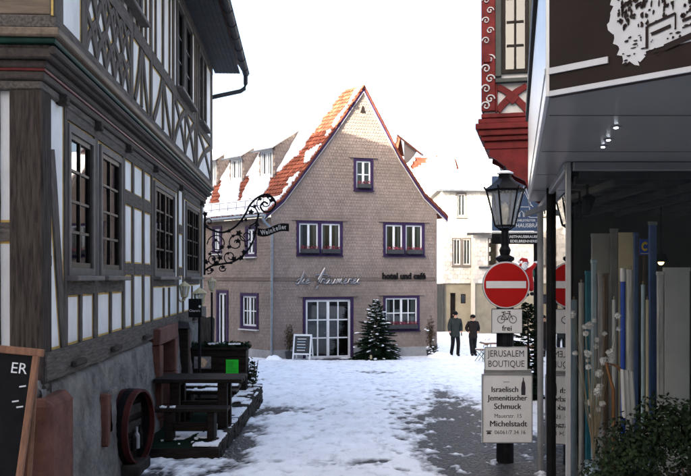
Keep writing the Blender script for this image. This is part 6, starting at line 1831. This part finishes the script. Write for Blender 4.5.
for c_ in word:
    t = .12+.80*(acc+wid[c_]/2)/tot; acc += wid[c_]
    px_ = 257.5+31.5*t; yc = 231.2 - 3.6*t*t + 1.7*math.sin(t*6.0+0.3)
    a = iq(px_, yc); text('letter', c_, .15, M['sign_white'], ban, BI @ T(a[0], -.066, a[1]) @ RY(R(-8-8*t)), .003, sx=.72, bold=.003)

# ================================================================== things by the hotel
ap_ = P(303, 360, 32.7)
af = empty('menu_easel', (ap_.x, 32.7, gz(32.7)), 'white folding A-frame menu board beside the hotel door', 'menu board')
AFM = T(ap_.x, 32.7, gz(32.7)+.03) @ RZ(R(-12))
Hh = .98
for sgn, nm in ((-1, 'front_frame'), (1, 'back_frame')):
    LMt = AFM @ T(0, 0, Hh) @ RX(R(-15*sgn)*-1) @ T(0, .012*sgn, -Hh)
    LMt = AFM @ T(0, 0, Hh) @ RX(R(15)*(-1 if sgn < 0 else 1)) @ T(0, .014*sgn, -Hh)
    b = MB()
    b.bbox(-.36, -.015, -.0, -.30, .015, Hh, .005); b.bbox(.30, -.015, 0, .36, .015, Hh, .005); b.bbox(-.30, -.014, Hh-.07, .30, .014, Hh, .005); b.bbox(-.30, -.014, .18, .30, .014, .24, .005)
    f_ = b.build(nm, M['white'], af, LMt)
    b = MB(); b.box(-.30, -.008, .24, .30, .008, Hh-.07); b.build('slate', M['anthracite'], f_, LMt)
    if sgn < 0:
        for k in range(5):
            b = MB(); b.box(-.2, -.012, .34+k*.11, .2-.08*random.random(), -.009, .37+k*.11); b.build('chalk_line', M['paleblue'] if k % 2 else M['sign_white'], f_, LMt)
def shrub(name, px, d, h, r, m, label, n=420, snow=8, size=.07):
    p_ = P(px, 350, d); z0 = gz(d); o = empty(name, (p_.x, d, z0), label, 'plant')
    b = MB(); b.lathe([(.13, 0), (.18, .3), (.19, .32)], 10); b.build('pot', M['anthracite'], o, T(p_.x, d, z0))
    b = MB(); leaf_cloud(b, (p_.x, d, z0+.3+(h-.3)*.5), (r, r, (h-.3)*.5), n, size, .15, .3, 8); b.build('foliage', m, o)
    b = MB()
    for i in range(12): b.tube([(p_.x, d, z0+.3), (p_.x+random.uniform(-r, r)*.7, d+random.uniform(-r, r)*.6, z0+random.uniform(.6, 1)*h)], .008, 4)
    b.build('stems', M['bark'], o)
    if snow:
        b = MB()
        for i in range(snow): b.ball((p_.x+random.gauss(0, r*.5), d-.05+random.gauss(0, r*.4), z0+random.uniform(.3, .8)*h), random.uniform(.03, .06), 6, 4, (1.3, 1.2, .5), jit=.2)
        b.build('snow_clumps', M['snow'], o, smooth=True)
    return o
shrub('potted_shrub', 289.5, 33.2, 1.45, .24, M['dryleaf'], 'withered potted shrub against the hotel wall left of the door', 420, 0)
shrub('potted_shrub', 430.5, 34.6, 1.75, .22, M['dryleaf'], 'brown withered climber in a pot at the hotel corner', 500, 3)
shrub('potted_shrub', 434, 34.2, .6, .25, M['leaf'], 'low snow-capped pot plant at the foot of the brown climber', 200, 14, .06)
# snow heap by the wall
def heap(px, d, rx, ry, h, seed, nm, label):
    p_ = P(px, 350, d); b = MB(); n = 18
    vs = []; fs = []
    for i in range(n+1):
        for k in range(n+1):
            u, v = 2*i/n-1, 2*k/n-1; q = max(0, 1-(u*u+v*v)); z = h*q**.8*(1+.45*noise.noise(Vector((u*2.5+seed, v*2.5, seed))))-.03
            vs.append((u*rx, v*ry, z))
    for i in range(n):
        for k in range(n): fs.append((i*(n+1)+k, (i+1)*(n+1)+k, (i+1)*(n+1)+k+1, i*(n+1)+k+1))
    b.add(vs, fs); o = b.build(nm, M['snow'], None, T(p_.x, d, gz(d)+.03), smooth=True); props(o, label, 'snow heap')
heap(274, 32.7, .35, .3, .22, 1, 'snow_heap', 'small heap of shovelled snow at the foot of the zinc downpipe')
heap(440, 34.0, .6, .5, .25, 5, 'snow_heap', 'low snow heap beside the potted plants at the hotel corner')

# beer-garden tables under snow
def garden_set(x, y, rot, label, k):
    z0 = gz(y)+.03; g_ = empty('garden_table', (x, y, z0), 'snow-covered folding garden table '+label, 'table', 'snowy garden tables'); Mx = T(x, y, z0) @ RZ(rot)
    b = MB(); b.bbox(-.9, -.3, .72, .9, .3, .76, .006); b.build('top', M['brownframe'], g_, Mx)
    b = MB(); b.bbox(-.88, -.28, .762, .88, .28, .83, .02); b.build('snow', M['snow'], g_, Mx)
    for sx_ in (-.65, .65):
        for sy_ in (-.22, .22): b = MB(); b.tube([(sx_, sy_, 0), (sx_*.97, sy_*.9, .72)], .016, 5); b.build('leg', M['greengate'], g_, Mx)
    for sy_ in (-.62, .62):
        o = empty('garden_bench', tuple((Mx @ Vector((0, sy_, 0)))), ('near-side' if sy_ < 0 else 'far-side')+' snow-covered bench of the garden table '+label, 'bench', 'snowy garden benches')
        b = MB(); b.bbox(-.9, sy_-.13, .44, .9, sy_+.13, .475, .006); b.build('seat', M['brownframe'], o, Mx)
        b = MB(); b.bbox(-.88, sy_-.12, .477, .88, sy_+.12, .53, .015); b.build('snow', M['snow'], o, Mx)
        for sx_ in (-.65, .65):
            for q in (-.09, .09): b = MB(); b.tube([(sx_, sy_+q, 0), (sx_*.97, sy_+q*.8, .44)], .013, 5); b.build('leg', M['greengate'], o, Mx)
M['greengate'] = mat('greenmetal', (.04, .09, .075), .5, .2, 5)
garden_set(P(506, 350, 30.5).x, 30.5, R(8), 'close to the walking couple', 0)
garden_set(P(530, 350, 28.0).x, 28.0, R(-4), 'behind the traffic sign post', 1)
garden_set(P(560, 350, 31.0).x, 31.0, R(5), 'standing farthest from the walking couple', 2)
# folded chair by the couple
fc = P(482, 355, 31.8); f0 = empty('folding_chair', (fc.x, 31.8, gz(31.8)), 'green metal folding chair with snowy slats beside the walking couple', 'chair'); FM = T(fc.x, 31.8, gz(31.8)+.02) @ RZ(R(60))
for sx_ in (-.2, .2):
    b = MB(); b.tube([(sx_, .22, 0), (sx_, -.1, .45), (sx_, -.22, .85)], .013, 5); b.build('back_leg', M['greengate'], f0, FM)
    b = MB(); b.tube([(sx_*.9, -.25, 0), (sx_*.9, .2, .45)], .013, 5); b.build('front_leg', M['greengate'], f0, FM)
for k in range(4): b = MB(); b.bbox(-.2, -.17+k*.1, .45, .2, -.09+k*.1, .47, .004); b.build('seat_slat', M['brownframe'], f0, FM)
for k in range(2): b = MB(); b.bbox(-.2, -.2-.02*k, .62+k*.12, .2, -.185-.02*k, .7+k*.12, .004); b.build('back_slat', M['brownframe'], f0, FM)
b = MB(); b.bbox(-.19, -.17, .471, .19, .2, .50, .01); b.build('snow', M['snow'], f0, FM)

# ================================================================== the walking couple
def person(px, d, H, coat, trousers, cap, label, pose, rot, skincol='skin'):
    p_ = P(px, 350, d); z0 = gz(d)+.035; s = H/1.75
    o_root = None
    Mx = T(p_.x, d, z0) @ RZ(rot) @ Matrix.Diagonal((s, s, s, 1))
    # facing -y. joints
    hip, chest, neck = (0, 0, .93), (0, .01, 1.36), (0, .0, 1.50)
    st = pose['stride']
    lk, la, lt = (.10, -.10*st, .50), (.105, -.02*st+.02, .09), (.115, -.02*st-.13, .035)
    rk, ra, rt = (-.10, .02*st-.03, .50), (-.10, .22*st, .13), (-.11, .22*st-.12, .045)
    she_l, she_r = (.19, .01, 1.42), (-.19, .01, 1.42)
    el_l, ha_l = pose['left']; el_r, ha_r = pose['right']
    body = skin_mesh('person', [[(hip, (.14, .11)), ((0, 0, 1.12), (.12, .10)), (chest, (.15, .11)), (neck, .055), ((0, -.015, 1.57), .06), ((0, -.02, 1.65), .085), ((0, -.005, 1.72), .06)],
                     [(chest, (.15, .11)), (she_l, .065), (el_l, .045), (ha_l, .035)], [(chest, (.15, .11)), (she_r, .065), (el_r, .045), (ha_r, .035)],
                     [(hip, (.14, .11)), ((.10, 0, .86), .085), (lk, .055), (la, .04), (lt, .035)], [(hip, (.14, .11)), ((-.10, 0, .86), .085), (rk, .055), (ra, .04), (rt, .035)]], M['skin'], 2)
    o = ob('person', body, None, Mx); props(o, label, 'person')
    jk = skin_mesh('jacket', [[((0, 0, .74), (.215, .165)), ((0, 0, .82), (.215, .165)), ((0, 0, 1.0), (.195, .15)), ((0, .0, 1.2), (.195, .15)), (chest, (.185, .14)), ((0, 0, 1.47), (.09, .085)), ((0, 0, 1.52), (.08, .08))],
                     [(chest, (.185, .14)), (she_l, .10), (el_l, .078), (tuple(Vector(el_l).lerp(Vector(ha_l), .8)), .06)], [(chest, (.185, .14)), (she_r, .10), (el_r, .078), (tuple(Vector(el_r).lerp(Vector(ha_r), .8)), .06)]], coat, 2)
    ob('jacket', jk, o, Mx)
    tr = skin_mesh('trousers', [[((0, 0, .92), (.13, .11)), ((.095, 0, .80), .105), (lk, .082), (tuple(Vector(la)+Vector((0, 0, .0))), .072), (tuple(Vector(la)+Vector((0, 0, -.05))), .074)], [((0, 0, .92), (.13, .11)), ((-.095, 0, .80), .105), (rk, .082), (tuple(Vector(ra)+Vector((0, 0, .0))), .072), (tuple(Vector(ra)+Vector((0, 0, -.05))), .074)]], trousers, 2)
    ob('trousers', tr, o, Mx)
    for a, t in ((la, lt), (ra, rt)):
        b = MB(); m_ = Vector(a).lerp(Vector(t), .55); b.ball((m_.x, m_.y, m_.z-.01), .1, 10, 6, (.52, 1.35, .5)); b.build('shoe', M['black'], o, Mx, smooth=True)
    hd = Matrix.Translation((0, -.015, 1.655)) @ RZ(R(pose['look']))
    b = MB(); b.ball((0, .015, .045), .112, 12, 8, (1, 1.08, .85)); 
    if pose['brim']: b.ball((0, -.10, .03), .07, 10, 4, (1, .9, .15))
    else: b.ball((0, .01, .02), .116, 12, 4, (1, 1.08, .3))
    b.build('cap', cap, o, Mx @ hd, smooth=True)
    b = MB(); b.ball((0, -.098, -.015), .018, 6, 5, (.8, 1.1, 1.4)); b.build('nose', M['skin'], o, Mx @ hd)
    for k in (-1, 1):
        b = MB(); b.ball((k*.034, -.088, .012), .011, 6, 5); b.build('eye', M['black'], o, Mx @ hd)
        b = MB(); b.ball((k*.092, .01, -.01), .025, 6, 5, (.4, .8, 1.3)); b.build('ear', M['skin'], o, Mx @ hd)
    b = MB(); b.ball((0, -.088, -.05), .022, 6, 4, (1.2, .4, .3)); b.build('mouth', M['redpaint'], o, Mx @ hd)
    b = MB(); b.ball((0, .035, .0), .098, 10, 7, (1, 1, .95)); b.build('hair', M['bark'], o, Mx @ hd, smooth=True)
    if pose['gloves']:
        for e, h_ in ((el_l, ha_l), (el_r, ha_r)):
            d_ = (Vector(h_)-Vector(e)).normalized(); base = Vector(h_); ch = [[(tuple(base-d_*.02), .032), (tuple(base+d_*.05), .038)]]
            for q in range(4):
                off = Vector((0, (q-1.5)*.022, 0)); ch.append([(tuple(base+d_*.05), .038), (tuple(base+d_*.09+off), .012), (tuple(base+d_*(.14-.012*abs(q-1.5))+off+Vector((0, -.01, 0))), .010)])
            ch.append([(tuple(base+d_*.05), .038), (tuple(base+d_*.05+Vector((0, -.05, 0))), .013), (tuple(base+d_*.09+Vector((0, -.065, 0))), .011)])
            ob('glove', skin_mesh('glove', ch, M['black'], 1), o, Mx)
    b = MB(); b.tube([(.1, .0, 1.49), (.0, -.09, 1.48), (-.1, 0, 1.49), (0, .1, 1.51), (.1, 0, 1.49)], .04, 6); b.build('collar', coat, o, Mx, smooth=True)
    return o
M['coat_grey'] = mat('coat_grey', (.022, .028, .027), .85, .2, 6, .3, 25); M['coat_dark'] = mat('coat_dark', (.012, .009, .008), .85, .2, 6, .3, 25); M['jeans'] = mat('jeans', (.007, .007, .009), .9, .2, 6); M['cap'] = mat('capcloth', (.006, .006, .007), .9, .2, 6)
person(455.3, 35.2, 1.82, M['coat_grey'], M['jeans'], M['cap'], 'walking person in a grey-green jacket, dark trousers, gloves and peaked cap',
       dict(stride=1.1, left=((.25, .08, 1.16), (.235, -.05, .92)), right=((-.26, -.02, 1.15), (-.265, -.20, .93)), look=28, brim=True, gloves=True), R(6))
person(473, 35.3, 1.68, M['coat_dark'], M['jeans'], M['cap'], 'walking person in a dark brown jacket and knitted cap, hands in pockets',
       dict(stride=-.7, left=((.29, .10, 1.18), (.18, -.08, 1.0)), right=((-.28, .10, 1.18), (-.18, -.08, 1.0)), look=42, brim=False, gloves=False), R(10))
